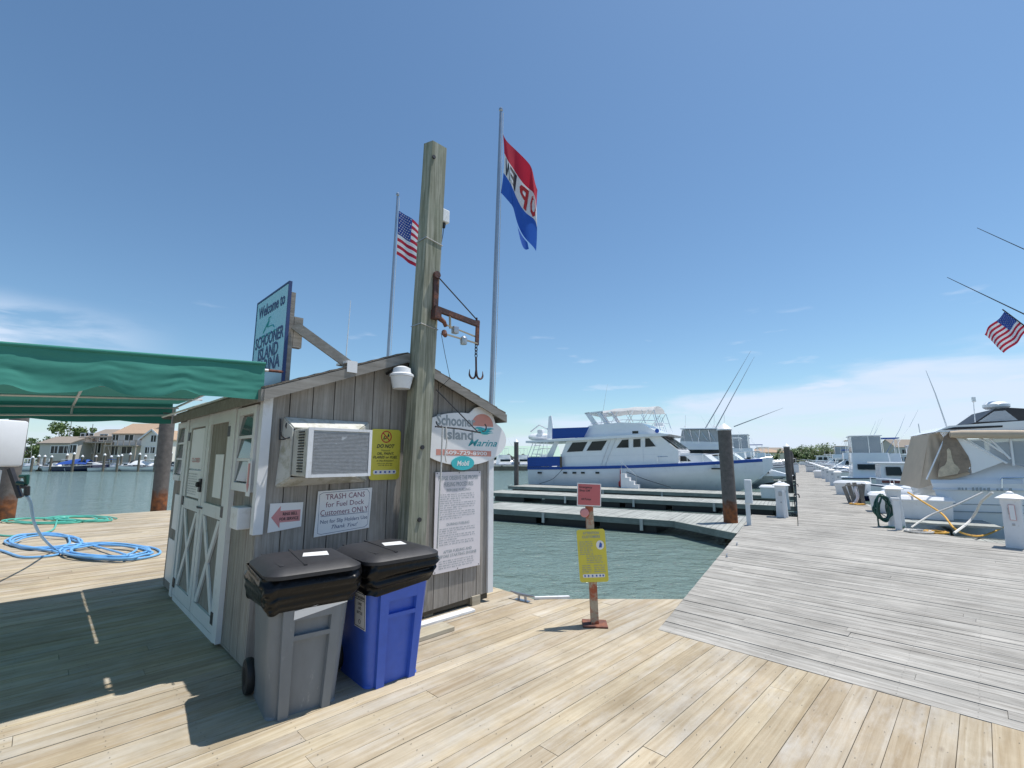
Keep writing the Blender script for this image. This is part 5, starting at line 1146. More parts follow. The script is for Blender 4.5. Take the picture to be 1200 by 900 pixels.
    for i in range(7):
        f=.62+.36*i/6; hb=B/2*max(.03,1-((f-.45)/.55)**2.2)*.88; r_.append((-L/2+L*f,hb,fb+(fbow-fb)*f**1.8+.35*s))
    mb.tube(r_+[(x,-y,z) for x,y,z in r_[::-1]],.016,5)
    for x,y,z in r_[::2]:
        for sg in (1,-1): mb.tube([(x,y*sg,z),(x,y*sg,z-.36*s)],.014,5)
    if xo:
        for ch in t.children:
            if not ch.name.startswith('hull'): ch.data.transform(Matrix.Translation((xo,0,0)))
    mb.build('bow_rail','chrome',t)
    return t

# ---- the big motor yacht (side plane a=31)
A0=31.0; AC=33.25; A1=35.5
yt=thing('motor_yacht','large white flybridge motor yacht with blue canvas and dark side windows','yacht','P',(AC,9.5,WZ))
mb=MB(); n=26; rings=[]; hl=MB()
BS,BB=17.35,1.75
def yz(t): return .86+(.20*t+.44*t**2.2)
def hbm(t):
    k=1 if t<.5 else max(.004,1-((t-.5)/.5)**2.3); return 2.25*k*(.93+.07*min(1,t/.3))
for i in range(n+1):
    t=i/n; b=BS+(BB-BS)*t; hb=hbm(t); zs=yz(t); up=max(0,(t-.80)/.20)**1.5
    kz=WZ-.5+(.5+1.35)*up; cz=max(WZ+.1+.9*t**3,kz+.02); 
    cb=hb*(.90-.45*t**2.5)
    rings.append([(AC,b,kz),(AC-cb,b,cz),(AC-hb*.97,b,cz+(zs-cz)*.55),(AC-hb,b,zs),(AC-hb+.06*min(1,hb),b,zs+.09),(AC-hb*.8,b,zs+.01),(AC+hb*.8,b,zs+.01),(AC+hb-.06*min(1,hb),b,zs+.09),(AC+hb,b,zs),(AC+hb*.97,b,cz+(zs-cz)*.55),(AC+cb,b,cz)])
hl.loft(rings); yh=hl.build('hull','gel2',yt,smooth=True,auto=45)
for sg in (-1,1):
    mb=MB(); mb.loft([[(AC+sg*(hbm(i/n)+.0)+o*sg,BS+(BB-BS)*i/n,yz(i/n)+dz) for o,dz in ((-.01,-.12),(.035,-.10),(.035,.06),(-.01,.08))] for i in range(n+1)]); mb.build('blue_rub_rail','bluecan',yh,smooth=True,auto=40)
mb=MB()
for x in (632,662,673,683,700):
    b,z=ona(x,554,A0); mb=MB(); mb.box(A0-.04,A0+.2,b-.13,b+.13,z-.06,z+.06); mb.build('porthole','glass',yt)
mb=MB()
b,z=ona(838,549,A0+.6); mb.box(A0+.50,A0+.9,b-.3,b+.2,z-.05,z+.03)
mb.build('porthole','glass',yt)
mb=MB(); mb.box(A0+.001,A0+.03,8.3,9.6,.62,.72); 
# deck house
HS=A0+.30; HE=A1-.30
def hp(x,y): b,z=ona(x,y,HS); return b,z
def poly(pts,a,d,mt,nm,par=yt,mbx=None):
    mb=mbx or MB(); mb.prism([(a,b,z) for b,z in pts],(d,0,0)); return mb.build(nm,mt,par)
main=[hp(652,547),hp(664,517),hp(771,509),hp(795,528),hp(795,544)]
main[0]=(main[0][0],.9); main[-1]=(main[-1][0],1.15)
poly(main,HS,HE-HS,'gel','deckhouse')
# swept white wing at the aft end
poly([hp(634,547),hp(643,547),hp(655,517),hp(650,517)],HS-.02,.06,'gel','side_wing'); 
# windows
wins=[[(664,530),(671,518.5),(689,517.5),(683,529)],[(687,528.5),(694,517.3),(712,516),(705,528)],[(722,525),(729,515.5),(737,514.6),(737,524.7)],[(742,524.3),(742,514.6),(751,514),(751,523.9)],[(756,524),(756,513.6),(761,513.3),(769,523.2)]]
for wv in wins:
    mb=MB(); mb.prism([(HS-.015,*hp(x,y)) for x,y in wv],(.03,0,0)); wn=mb.build('window','glass',yt)
    mb=MB(); P4=[Vector((HS-.02,*hp(x,y))) for x,y in wv]
    for i in range(4): mb.bar(P4[i],P4[(i+1)%4],.02,.035,(1,0,0))
    mb.build('frame','gel2',wn)
# front windscreen panes, seen obliquely
b0,z0=hp(795,527); b1,z1=hp(772,510)
for k in range(3):
    a_=HS+.25+k*1.15; mb=MB(); mb.prism([(a_,b0-.01+.12,z0+.10),(a_+1.0,b0-.01+.12,z0+.10),(a_+1.0,b1-.02-.08,z1-.10),(a_,b1-.02-.08,z1-.10)],(0,-.05,.04)); mb.build('windscreen','glass',yt)
# moulded lines on the house side
mb=MB(); q0,q1=hp(655,535.5),hp(770,532.5); mb.bar((HS-.008,*q0),(HS-.008,*q1),.012,.03); 
for wv in ((716,514,704,546),(722,514,709,546),): mb.bar((HS-.01,*hp(wv[0],wv[1])),(HS-.01,*hp(wv[2],wv[3])),.02,.14,(1,0,0))
mb.box(HS-.02,HS,hp(753,515)[0]-.02,hp(753,515)[0]+.02,1.15,2.75); mb.build('side_moulding','gel2',yt)
# boat deck / overhang
q0=ona(616,517.5,A0-.05); q1=ona(782,509.5,A0-.05); 
mb=MB(); mb.prism([(A0-.05,q0[0],q0[1]-.10),(A0-.05,q0[0],q0[1]+.05),(A0-.05,q1[0]+.4,q1[1]+.12),(A0-.05,q1[0]-.15,q1[1]+.04),(A0-.05,q1[0]+.1,q1[1]-.06)],(A1-A0+.1,0,0)); mb.build('boat_deck','gel',yt)
# trunk cabin forward
tr=[ona(x,y,A0+.9) for x,y in ((778,545),(784,530.5),(824,531.5),(842,546))]
poly(tr,A0+.9,2.9,'gel','trunk_cabin')
for wv in ([(777,541),(783,534.5),(787,534.4),(787,540.8)],[(789,540.8),(789,534.4),(803,534.6),(810,540.5)]):
    mb=MB(); mb.prism([(A0+.88,*ona(x,y,A0+.88)) for x,y in wv],(.03,0,0)); mb.build('trunk_window','glass',yt)
# flybridge
fb_=[ona(x,y,HS+.2) for x,y in ((676,513),(690,499),(700,497.5),(728,495),(752,496),(776,509.5))]
poly(fb_,HS+.2,3.4,'gel','flybridge')
mb=MB(); mb.box(HS+.185,HS+.2,*sorted((ona(740,506,HS)[0],ona(747,506,HS)[0])),ona(740,508,HS)[1],ona(740,505,HS)[1]); mb.build('air_intake','glass',yt)
# blue canvas on the upper deck
bc=[ona(x,y,A0+.1) for x,y in ((647,514.5),(647,502),(690,500.5),(684,512.5))]
poly(bc,A0+.1,.05,'bluecan','upper_dodger'); poly([(b,z) for b,z in bc],A1-.15,.05,'bluecan','upper_dodger')
# stern bulwark canvas
sc=[ona(x,y,A0+.02) for x,y in ((618,547),(618,536),(656,535),(656,546))]
poly(sc,A0+.02,.05,'bluecan','stern_dodger')
mb=MB(); mb.box(A0+.1,A1-.1,BS-.08,BS-.03,.9,sc[1][1]); mb.build('transom_dodger','bluecan',yt)
mb=MB(); q=ona(657,541,A0); mb.box(A0+.0,A0+.06,q[0]-.08,q[0]+.05,.92,1.72); mb.build('gate','trunk',yt)
# stern posts and ladder ropes
mb=MB()
for x0,y0,x1,y1 in ((641,517,641,536),(634,517,628,536),(629,517,622,536),(625,518,618,536),(638,517,634,536)):
    mb.tube([(A0+.1,*ona(x0,y0,A0+.1)),(A0+.1,*ona(x1,y1,A0+.1))],.025,5)
for y in (522,527,532): mb.tube([(A0+.1,*ona(623+(532-y)*.3,y,A0+.1)),(A0+.1,*ona(634,y,A0+.1))],.015,4)
mb.build('stern_rails','chrome',yt)
# radar arch
mb=MB()
for a_ in (HS+.25,HE-.35):
    mb.prism([(a_,*ona(x,y,HS+.25)) for x,y in ((696,500),(702,499.5),(690,483),(685,484))],(.14,0,0)); mb.prism([(a_,*ona(x,y,HS+.25)) for x,y in ((709,498),(714,497.5),(704,483),(699,483))],(.14,0,0))
q=ona(685,484.5,HS+.25); q2=ona(706,482,HS+.25); mb.prism([(HS+.25,q[0],q[1]-.04),(HS+.25,q2[0],q2[1]-.06),(HS+.25,q2[0],q2[1]+.03),(HS+.25,q[0],q[1]+.05)],(HE-HS-.45,0,0)); mb.build('radar_arch','gel',yt)
# bimini
bt=[ona(x,y,HS+.2) for x,y in ((703,483),(716,480.5),(740,478.3),(766,477.7))]
mb=MB()
def bim(a,b):
    k=a*3; i=min(2,int(k)); f=k-i; p=(bt[i][0]+(bt[i+1][0]-bt[i][0])*f,bt[i][1]+(bt[i+1][1]-bt[i][1])*f)
    return (HS+.2+3.2*b,p[0],p[1]+.22*math.sin(math.pi*b)-.03*math.sin(a*3*math.pi)**2-(.30 if b in(0,1) else 0)*(.4+.6*a)*(.6))
mb.grid(bim,24,10); mb.build('bimini_top','greycanvas',yt,smooth=True,auto=70)
mb=MB()
for sgn,a_ in ((0,HS+.22),(1,HE-.22)):
    for x0,y0,x1,y1 in ((704,484,712,497),(716,482,724,496),(724,482,716,496),(735,481,742,495),(742,481,733,495),(752,480,756,496),(760,480,748,496),(766,480,774,504),(766,480,757,496)):
        mb.tube([(a_,*ona(x0,y0,HS+.22)),(a_,*ona(x1,y1,HS+.22))],.022,5)
    mb.tube([(a_,*ona(692,497,HS+.2)),(a_,*ona(730,492,HS+.2)),(a_,*ona(770,493,HS+.2))],.022,5)
mb.build('bimini_frame','chrome',yt)
mb=MB()
for k in range(5): mb.tube([(HS+.5+k*.6,*ona(770,504,HS+.2)),(HS+.5+k*.6,*ona(764,485,HS+.2))],.02,5)
mb.build('venturi_screen','chrome',yt)
mb=MB(); c=ona(770,505,HS+.15); mb.lathe((HS+.15,c[0],c[1]),[(.14,-.03),(.14,.0)],20,'x'); mb.build('round_badge','bluecan',yt)
# dinghy and davit on the boat deck
c=ona(632,511,A0+1.2)
mb=MB(); mb.loft([[(A0+1.4+.42*k*math.cos(t),c[0]+b_,c[1]-.05+.28*k*math.sin(t)) for t in [R(i*36) for i in range(10)]] for b_,k in ((-.9,.25),(-.7,.8),(0,1),(.7,.95),(.95,.6))]); mb.build('tender','gel',yt,smooth=True)
mb=MB(); p=[ona(x,y,A0+.9) for x,y in ((641,514),(643,488),(646,487),(650,514))]; poly(p,A0+.9,.12,'gel','davit'); mb.tube([(A0+.9,*ona(622,506,A0+.9)),(A0+.9,*ona(632,498,A0+.9)),(A0+.9,*ona(642,503,A0+.9))],.06,6); mb.bbox(A0+1,A0+1.5,*sorted((ona(622,506,A0)[0],ona(628,506,A0)[0])),3.3,3.8,.08); mb.build('outboard_motor','gel2',yt)
# bow rail
mb=MB(); pr_=[]
for i in range(14):
    t=.62+.37*i/13; pr_.append((AC-hbm(t)*.93,BS+(BB-BS)*t,yz(t)+.55))
mb.tube(pr_+[(2*AC-a,b,z) for a,b,z in pr_[::-1]],.018,5)
for a,b,z in pr_[::2]: mb.tube([(a,b,z),(a,b,z-.55)],.015,5); mb.tube([(2*AC-a,b,z),(2*AC-a,b,z-.55)],.015,5)
mb.build('bow_rail','chrome',yt)
mb=MB(); p0,p1=ona(704,498,HS+.3),ona(712,450,HS+.3); mb.tube([(HS+.3,*p0),(HS+.3,*p1)],[.02,.006],5); mb.build('antenna','gel',yt); mb=MB(); p0,p1=ona(771,500,HS+1),ona(776,495,HS+1); mb.bbox(HS+.8,HS+1.2,p1[0]-.1,p1[0]+.5,p0[1],p0[1]+.25,.04); mb.build('horn','gel',yt)
# mooring lines and fender
mb=MB()
for pts in ([ (31.0,*ona(660,549,31.)),(30.6,*ona(648,561,30.6)),(30.1,*ona(632,567,30.1))],[(31.,*ona(734,553,31.)),(30.5,*ona(757,562,30.5)),(30.0,*ona(786,571,30.0))]): mb.tube(catm(pts,5),.018,5)
tag(mb.build('mooring_line','steel',F='P',base=(30.5,12,0),smooth=True),'dark mooring lines running from the big yacht to its finger dock','rope')
mb=MB(); q=ona(727,556,30.85); mb.lathe((30.85,q[0],-.05),[(.03,-.28),(.14,-.2),(.15,.05),(.05,.2),(.02,.9)],12); tag(mb.build('fender','inkred',F='P',base=(30.85,q[0],-.3),smooth=True),'small dark red fender hanging at the big yacht side','fender')

# ---- sport fisherman behind the yacht
ROTIN=R(90); ROTOUT=R(-90)
sf=thing('sport_fishing_boat','white sport fishing boat with grey canvas flybridge enclosure behind the yacht bow','boat','P',(41.5,8,WZ))
mb=MB(); rings=[]
for i in range(17):
    t=i/16; b=15.5-14*t; k=1 if t<.5 else max(.01,1-((t-.5)/.5)**2.2); hb=2.0*k; zs=.5+1.2*t**1.7; up=max(0,(t-.8)/.2)**1.5; kz=WZ-.4+2.0*up
    rings.append([(41.5,b,kz),(41.5-hb*.85,b,max(kz+.01,WZ+.1+.8*t**3)),(41.5-hb,b,zs),(41.5-hb*.8,b,zs+.03),(41.5+hb*.8,b,zs+.03),(41.5+hb,b,zs),(41.5+hb*.85,b,max(kz+.01,WZ+.1+.8*t**3))])
mb.loft(rings); mb.build('hull','gel',sf,smooth=True,auto=45)
AA=39.9
poly([ona(x,y,AA) for x,y in ((780,545),(785,522),(846,523),(872,541))],AA,3.2,'gel','deckhouse',sf)
poly([ona(x,y,AA) for x,y in ((790,535),(792,527),(846,527),(856,534))],AA-.03,.04,'glass','window',sf)
poly([ona(x,y,AA+.1) for x,y in ((793,524),(798,517),(846,518),(856,524))],AA+.1,3.0,'gel','flybridge',sf)
en=[ona(x,y,AA+.15) for x,y in ((797,518),(799,504),(846,503.5),(850,518))]
poly(en,AA+.15,2.9,'greycanvas','enclosure',sf)
mb=MB()
for x0,x1 in ((800,803),(808,812),(820,818),(830,833),(842,845)): mb.tube([(AA+.12,*ona(x0,503.5,AA)),(AA+.12,*ona(x1,519,AA))],.03,5)
for x0,x1 in ((803,812),(812,820),(820,829),(829,838)): mb.tube([(AA+.12,*ona(x0,504,AA)),(AA+.12,*ona(x1,516,AA))],.02,5)
mb.build('enclosure_frame','chrome',sf)
mb=MB(); q=[ona(x,y,AA) for x,y in ((797,503),(797,502),(848,501.5),(848,503))]; mb.prism([(AA-.05,b,z) for b,z in q],(3.3,0,0)); mb.build('hard_top','gel',sf)
for x0,y0,x1,y1 in ((826,503,880,411),(838,503,884,418),(860,500,918,478)):
    mb=MB(); P0=Vector((AA+.3,*ona(x0,y0,AA+.3))); P1=Vector((AA+.3,*ona(x1,y1,AA+.3))); mb.tube([P0,(P0+P1)/2,P1],[.045,.03,.008],6); mb.build('outrigger','alu',sf)
mb=MB(); 
for x in (802,836,848): q=ona(x,502,AA); mb.tube([(AA+.5,*q),(AA+.5,q[0]-.05,q[1]+1.1)],.015,5); mb.lathe((AA+.5,q[0],q[1]+.1),[(.06,0),(.08,.1),(.04,.16)],8)
mb.build('antenna','gel',sf)

# ---- big express cruiser on the right, stern to the pier (side plane a=17.5)
CA=17.5; CC=19.3
def cq(x,y,a=CA): return ona(x,y,a)
cr=thing('express_cruiser','big white express cruiser with beige cockpit canvas moored at the right','boat','P',(CC,-8.5,WZ))
mb=MB(); rings=[]; S0,S1=-3.25,-14.8
def cz_(t): return .93+.55*t**1.5
def ch(t): return 1.8*(1 if t<.45 else max(.01,1-((t-.45)/.55)**2.3))*(.95+.05*min(1,t/.2))
for i in range(25):
    t=i/24; b=S0+(S1-S0)*t; hb=ch(t); zs=cz_(t); up=max(0,(t-.8)/.2)**1.5; kz=WZ-.45+(2.0)*up; c_=max(kz+.02,WZ+.12+.7*t**3)
    bsh=0
    # raked transom: lift the bottom forward
    rk=.55*(1-t)**8
    rings.append([(CC,b-rk,kz),(CC-hb*.88,b-rk*.7,c_),(CC-hb*.955,b-rk*.4,c_+(zs-c_)*.45),(CC-hb*.965,b-rk*.3,c_+(zs-c_)*.5),(CC-hb,b,zs),(CC-hb+.08,b,zs+.10),(CC-hb*.78,b,zs+.06),(CC+hb*.78,b,zs+.06),(CC+hb-.08,b,zs+.10),(CC+hb,b,zs),(CC+hb*.965,b-rk*.3,c_+(zs-c_)*.5),(CC+hb*.955,b-rk*.4,c_+(zs-c_)*.45),(CC+hb*.88,b-rk*.7,c_)])
mb.loft(rings); ch_=mb.build('hull','gel',cr,smooth=True,auto=35)
for zoff,mt,nm,th in ((-.16,'gel2','rub_rail',.03),(-.55,'inkgrey','pinstripe',.012),(-.75,'inkgrey','pinstripe',.012)):
    mb=MB()
    for sg in (-1,1): mb.tube([(CC+sg*(ch(i/24)*(1 if zoff>-.3 else .975)+.004),S0+(S1-S0)*i/24-(0 if zoff>-.3 else .2*(1-i/24)**8),cz_(i/24)+zoff) for i in range(24)],th,6)
    mb.build(nm,mt,ch_,smooth=True)
mb=MB(); mb.bbox(CC-1.5,CC+1.5,S0-.3,S0+.75,-.50,-.38,.03); mb.build('swim_platform','gel',cr)
# cabin shell forward
def poly2(pts,a,d,mt,nm,par=cr): mb=MB(); mb.prism([(a,b,z) for b,z in pts],(d,0,0)); return mb.build(nm,mt,par)
# deck shell / coaming as a loft that narrows upward
def tier(prof_low,prof_top,w0,w1,mt,nm,par=cr):
    """prof: list of (b,z) pairs; the bottom outline is w0 half wide, the top w1"""
    mb=MB(); L=[(CC-w0,b,z) for b,z in prof_low]; T=[(CC-w1,b,z) for b,z in prof_top]; R0=[(2*CC-a,b,z) for a,b,z in L]; R1=[(2*CC-a,b,z) for a,b,z in T]
    mb.loft([L,T,R1,R0],cap=True) if False else None
    n=len(L); mb.add(L+T+R1+R0,[(i,i+1,n+i+1,n+i) for i in range(n-1)]+[(n+i,n+i+1,2*n+i+1,2*n+i) for i in range(n-1)]+[(2*n+i,2*n+i+1,3*n+i+1,3*n+i) for i in range(n-1)]+[(0,n,2*n,3*n),(n-1,4*n-1,3*n-1,2*n-1)]); return mb.build(nm,mt,par,smooth=True,auto=25)
sh_b=[-3.4,-3.9,-4.6,-6,-8,-10,-12]
tier([(b,cz_((b-S0)/(S1-S0))+.05) for b in sh_b],[(-3.5,1.12),(-3.95,1.25),(-4.6,1.5),(-6,1.85),(-8,1.85),(-10,1.6),(-12,1.35)],1.66,1.35,'gel','deck_moulding')
# cockpit canvas (aft) : sloping from hardtop down to transom
k0=cq(1080,508); k1=cq(1056,572); k2=cq(1137,556); k3=cq(1107,506); 
def canv(w,mt,nm,pts):
    mb=MB(); mb.prism([(CC-w,b,z) for b,z in pts],(.03,0,0)); return mb.build(nm,mt,cr)
WID=1.5
top_=[cq(1079,508),cq(1098,505)]
mb=MB()  # aft curtain and both sides
LB=[(CC-1.62,*cq(1079,573)),(CC-1.62,*cq(1108,566)),(CC-1.6,*cq(1140,556))]
LT=[(CC-1.38,*cq(1093,508)),(CC-1.38,*cq(1099,506.5)),(CC-1.38,*cq(1106,506))]
def mir(l): return [(2*CC-.9-a,b,z) for a,b,z in l]
fb0=(CC+.7,LB[0][1]+.1,LB[0][2]); ft0=(CC+.5,LT[0][1]+.1,LT[0][2]); mb.add([LB[0],LT[0],ft0,fb0],[(0,1,2,3)])
aft=mb.build('aft_curtain','tan',cr)
def side(s,q):
    q=min(1,max(0,q)); s=min(1,s)
    lo=Vector(LB[0]).lerp(Vector(LB[2]),s); hi=Vector(LT[0]).lerp(Vector(LT[2]),s); p=lo.lerp(hi,q)
    p.x+=.03*math.sin(s*14+q*4)*math.sin(q*math.pi); return p
for sg in (0,1):
    mb=MB(); mb.grid(lambda s,q:side(s,q) if not sg else Vector((2*CC-.9-side(s,q).x,side(s,q).y,side(s,q).z)),16,14); mb.build('side_curtain','tan',cr,smooth=True,auto=70)
# dark window bay in the canvas with cream bundle showing
wp=[(1098,560),(1106,512),(1112,507),(1122,515),(1135,535),(1138,545),(1133,553),(1120,557)]
mb=MB(); mb.prism([(CA+.10,*cq(x,y,CA+.1)) for x,y in wp],(.04,0,0)); mb.build('canvas_window','tandark',cr)
wp=[(1099,559.5),(1100,551),(1103,547),(1107,545.5),(1109.5,541),(1110,533),(1109.5,527),(1111.5,525),(1114,528),(1115.5,536),(1118,543),(1122,546.5),(1125,550),(1122,555.5)]
mb=MB(); mb.prism([(CA+.085,*cq(x,y,CA+.085)) for x,y in wp],(.014,0,0)); mb.build('rolled_canvas','tanbag',cr)
wp=[(1067,566),(1083,513),(1090,513),(1088,530),(1080,560)]
mb=MB(); mb.tube([(CA+.14,*cq(1106,517,CA+.1)),(CA+.08,*cq(1086,562,CA+.05))],.02,6); mb.build('canvas_pole','gel',cr)
# radar arch / hard top support: broad white swept panel
ar=[(1099,505),(1110,504),(1130,512),(1160,530),(1177,541),(1150,551),(1139,555),(1137,540),(1122,515)]
for a_ in (CA+.12,2*CC-CA-.2): poly2([cq(x,y,CA+.12) for x,y in ar],a_,.08,'gel','arch_side')
# hard top
ht=[(1096,506),(1112,499),(1200,493),(1260,492),(1260,500),(1200,503),(1130,507)]
mb=MB(); mb.prism([(CA+.05,*cq(x,y,CA+.05)) for x,y in ht],(3.5,0,0)); mb.build('hard_top','gel',cr)
mb=MB(); mb.prism([(CA+.04,*cq(x,y,CA+.04)) for x,y in ((1104,503.6),(1118,500.6),(1175,498.5),(1175,500.6),(1120,503.5))],(.02,0,0)); mb.build('top_recess','lid',cr)
# beige rolled awning along the side
mb=MB(); P0=Vector((CA-.02,*cq(1113,509,CA))); P1=Vector((CA-.02,*cq(1245,509,CA))); mb.tube([P0,P0.lerp(P1,.1),P0.lerp(P1,.5),P1],[.09,.115,.12,.10],10); mb.build('rolled_side_curtain','tan',cr,smooth=True)
# clear side glazing
gl=[(1128,515),(1200,513),(1250,513),(1250,546),(1200,547),(1178,542),(1150,528)]
mb=MB(); mb.prism([(CA+.13,*cq(x,y,CA+.13)) for x,y in gl],(.02,0,0)); mb.build('side_glazing','vinyl',cr)
mb=MB()
for x0,y0,x1,y1 in ((1128,514,1180,543),(1160,514,1184,538),(1148,513,1176,531),(1184,513,1188,546),(1215,513,1215,546)): mb.tube([(CA+.12,*cq(x0,y0,CA+.12)),(CA+.12,*cq(x1,y1,CA+.12))],.028,6)
mb.build('glazing_frame','gel',cr)
mb=MB(); mb.bbox(CC-.9,CC+.9,-7.2,-5.2,1.6,2.1,.1); mb.build('helm_seat','gel2',cr)
# upper windscreen pod and radar
up_=[cq(x,y,CC-.9) for x,y in ((1140,496),(1164,479.5),(1180,478),(1215,480),(1230,495))]
mb=MB(); mb.prism([(CC-1.0,b,z) for b,z in up_],(2.0,0,0)); mb.build('upper_enclosure','lid',cr)
up2=[cq(x,y,CC-1.02) for x,y in ((1146,494.5),(1165,482),(1178,481),(1193,492.5))]
mb=MB(); mb.prism([(CC-1.03,b,z) for b,z in up2],(.02,0,0)); mb.build('upper_window','vinyl',cr)
mb=MB(); c=cq(1168,480,CC); mb.lathe((CC,c[0],c[1]+.02),[(.24,0),(.30,.05),(.30,.13),(.22,.20),(.1,.23)],20); mb.build('radar_dome','gel',cr,smooth=True)
mb=MB(); mb.tube([(CA+.2,*cq(1112,500)),(CA+.2,*cq(1098,460)),(CA+.2,*cq(1087,433))],[.02,.014,.006],5); mb.tube([(CA+.3,*cq(1147,494)),(CA+.3,*cq(1145,470))],.01,5); mb.bbox(CA+.25,CA+.35,cq(1145,470)[0]-.05,cq(1145,470)[0]+.03,cq(1145,470)[1],cq(1145,470)[1]+.15,.02); mb.tube([(CA+.2,*cq(1080,507)),(CA+.2,*cq(1078,496))],.012,5); mb.build('antenna','gel',cr)
mb=MB()
rl=[(CA-.02,*cq(x,y,CA)) for x,y in ((1172,563),(1174,560),(1200,560),(1260,560))]
mb.tube(rl,.02,5)
for x in (1174,1200,1230): mb.tube([(CA-.02,*cq(x,560,CA)),(CA-.02,*cq(x,572,CA))],.015,5)
mb.build('side_rail','chrome',cr)
mb=MB(); c=cq(1137,573,CA-.02); mb.text('SEA DREAM',(0,0,0),(0,-1,0),(0,0,1),.1) if False else mb.dashes((CA-.035,cq(1122,573,CA)[0],c[1]),(0,-1,0),(0,0,1),1.1,.10,random.Random(8)); mb.build('side_lettering','inkgrey',cr)
# outriggers, flagstaff and flag from the cruiser
for i,(p0,p1) in enumerate((((1110,325),(1200,368)),((1145,267),(1200,292)))):
    A_=Vector(onY(*p0,14.5)); B_=Vector(onY(*p1,14.5)); D_=(B_-A_).normalized(); Ln=(A_.z-2.6)/(-D_.z); E_=A_+D_*Ln
    mb=MB(); mb.tube([E_,(A_+E_)/2,A_],[.05,.03,.008],6); q=unf('P',A_); 
    o=mb.build('outrigger_pole','steel',F='O',base=tuple(E_)); tag(o,('lower','higher')[i]+' long dark outrigger pole slanting into the sky at the right edge','outrigger',group='outrigger poles')
fT=Vector(onY(1178,365,14)); fH=Vector(onY(1206,386,14)); fl_=Vector(onY(1151,392,14))-fT
mb=MB(); Dd=(fH-fT).normalized(); E_=fT+Dd*6.5; mb.tube([fT-Dd*.1,E_],[.018,.03],6); tag(mb.build('flag_staff','steel',F='O',base=tuple(E_)),'slanting staff holding the american flag at the right edge','flagpole')
def f3(s,q):
    h=fH+(fT-fH)*q; return h+fl_*s+Vector((0,.07*math.sin(s*8+q*3)*s,.02*math.sin(s*9+q*2)))
usflag(f3,'american flag flying above the big cruiser at the right edge','O',tuple(fT))

# ---- other boats
G2='boats moored along the right of the pier'; G1='boats moored along the left of the pier'
small_boat('pilot','P',(34.0,-6.3,WZ),R(-90),'small pilothouse boat with black windows and maroon stripe beyond the cruiser',L=7.6,B=2.9,hull='navy',group=G2,name='pilothouse_boat',xo=-.9)
small_boat('sportenc','P',(44,-6.9,WZ),R(-90),'white flybridge boat with tall clear enclosure beyond the pilothouse boat',L=9,B=3.7,group=G2,xo=-2.2)
small_boat('cuddy','P',(29.5,-6.5,WZ),R(90),'low white boat under the pilothouse boat with a grey cover',L=7,B=2.6,cover='greycanvas',group=G2)
small_boat('sport','P',(50,-6.3,WZ),R(90),'white fishing boat with blue top right of the far pier',L=9,B=3.1,cover='bluecan',group=G2)
small_boat('cuddy','P',(57,-5.5,WZ),R(90),'white boat with navy hull and blue canvas right of the far pier',L=8,B=2.8,hull='navy',cover='bluecan',group=G2)
small_boat('ttop','P',(22.0,-6.2,WZ),R(90),'grey centre console boat hidden behind the big cruiser',L=6.5,B=2.4,group=G2)
rd=random.Random(21)
desc=['low white','plain white','taller white','small white','wide white']
ks=['sport','cuddy','ttop','sportenc','pilot']
for i,a in enumerate((64,71,78,86,95,104,114,125,137)):
    small_boat(ks[(i*2)%5],'P',(a,-5.6-rd.random(),WZ),R(90),'%s boat in the right-hand row, %s beyond the pilothouse boat'%(desc[i%5],['fourth','fifth','sixth','seventh','eighth','ninth','tenth','eleventh','twelfth'][i]),L=rd.uniform(7.5,10.5),B=rd.uniform(2.6,3.2),cover=rd.choice([None,'bluecan','greycanvas','tan']),group=G2)
# outer right rows
for i,(a,b) in enumerate(((44,-17),(52,-19),(60,-17),(69,-20),(80,-18),(92,-19),(66,-31),(78,-33),(92,-31),(108,-18),(124,-20),(110,-33),(128,-32),(60,-44),(75,-46),(92,-44))):
    small_boat(ks[(i*3+1)%5],'P',(a,b,WZ),R(90 if i%2 else -90),'%s boat in the outer basin right of the pier, %s from the front'%(desc[i%5],('first','second','third','fourth','fifth','sixth','seventh','eighth','ninth','tenth','eleventh','twelfth','thirteenth','fourteenth','fifteenth','sixteenth')[i]),L=rd.uniform(8,11),B=rd.uniform(2.8,3.4),hull=rd.choice(['gel','gel','gel2','navy']),cover=rd.choice([None,'bluecan','greycanvas']),group='boats in the basin right of the pier')
for i,(a,b) in enumerate(((37,-15.5),(47.5,-11.5),(55,-13),(64,-12.5),(74,-13),(86,-12.5))):
    small_boat(['ttop','pilot','sportenc','cuddy','sportenc','pilot'][i],'P',(a,b,WZ),R(90 if i%2 else -90),'%s boat of the middle row between the pier and the outer basin'%['first','second','third','fourth','fifth','sixth'][i],L=rd.uniform(8,10),B=rd.uniform(2.8,3.3),hull=['gel','navy','gel'][i%3],cover=[None,'bluecan',None,'greycanvas'][i%4],group='boats in the middle row right of the pier')
# left of the pier beyond the yacht
small_boat('cuddy','P',(42.8,6.1,WZ),R(-90),'white boat with tan canvas over its bow beyond the yacht bow',L=9,B=3.4,cover='tan',group=G1,xo=3.0)
for i,(a,b) in enumerate(((54.5,5.6),(61,5.4),(69,6),(77,5.5),(86,5.6),(96,5.8),(107,5.5),(119,5.8),(132,5.6))):
    small_boat(['sport','sportenc','sport','ttop','cuddy','sport','pilot','sport','cuddy'][i],'P',(a,b,WZ),R(-90),'%s boat in the left-hand row, %s beyond the tan-canvas boat'%(desc[i%5],['first','second','third','fourth','fifth','sixth','seventh','eighth','ninth'][i]),L=rd.uniform(8.5,11.5),B=rd.uniform(2.8,3.5),hull=rd.choice(['gel','gel2']),cover=rd.choice([None,'bluecan','greycanvas']),group=G1)
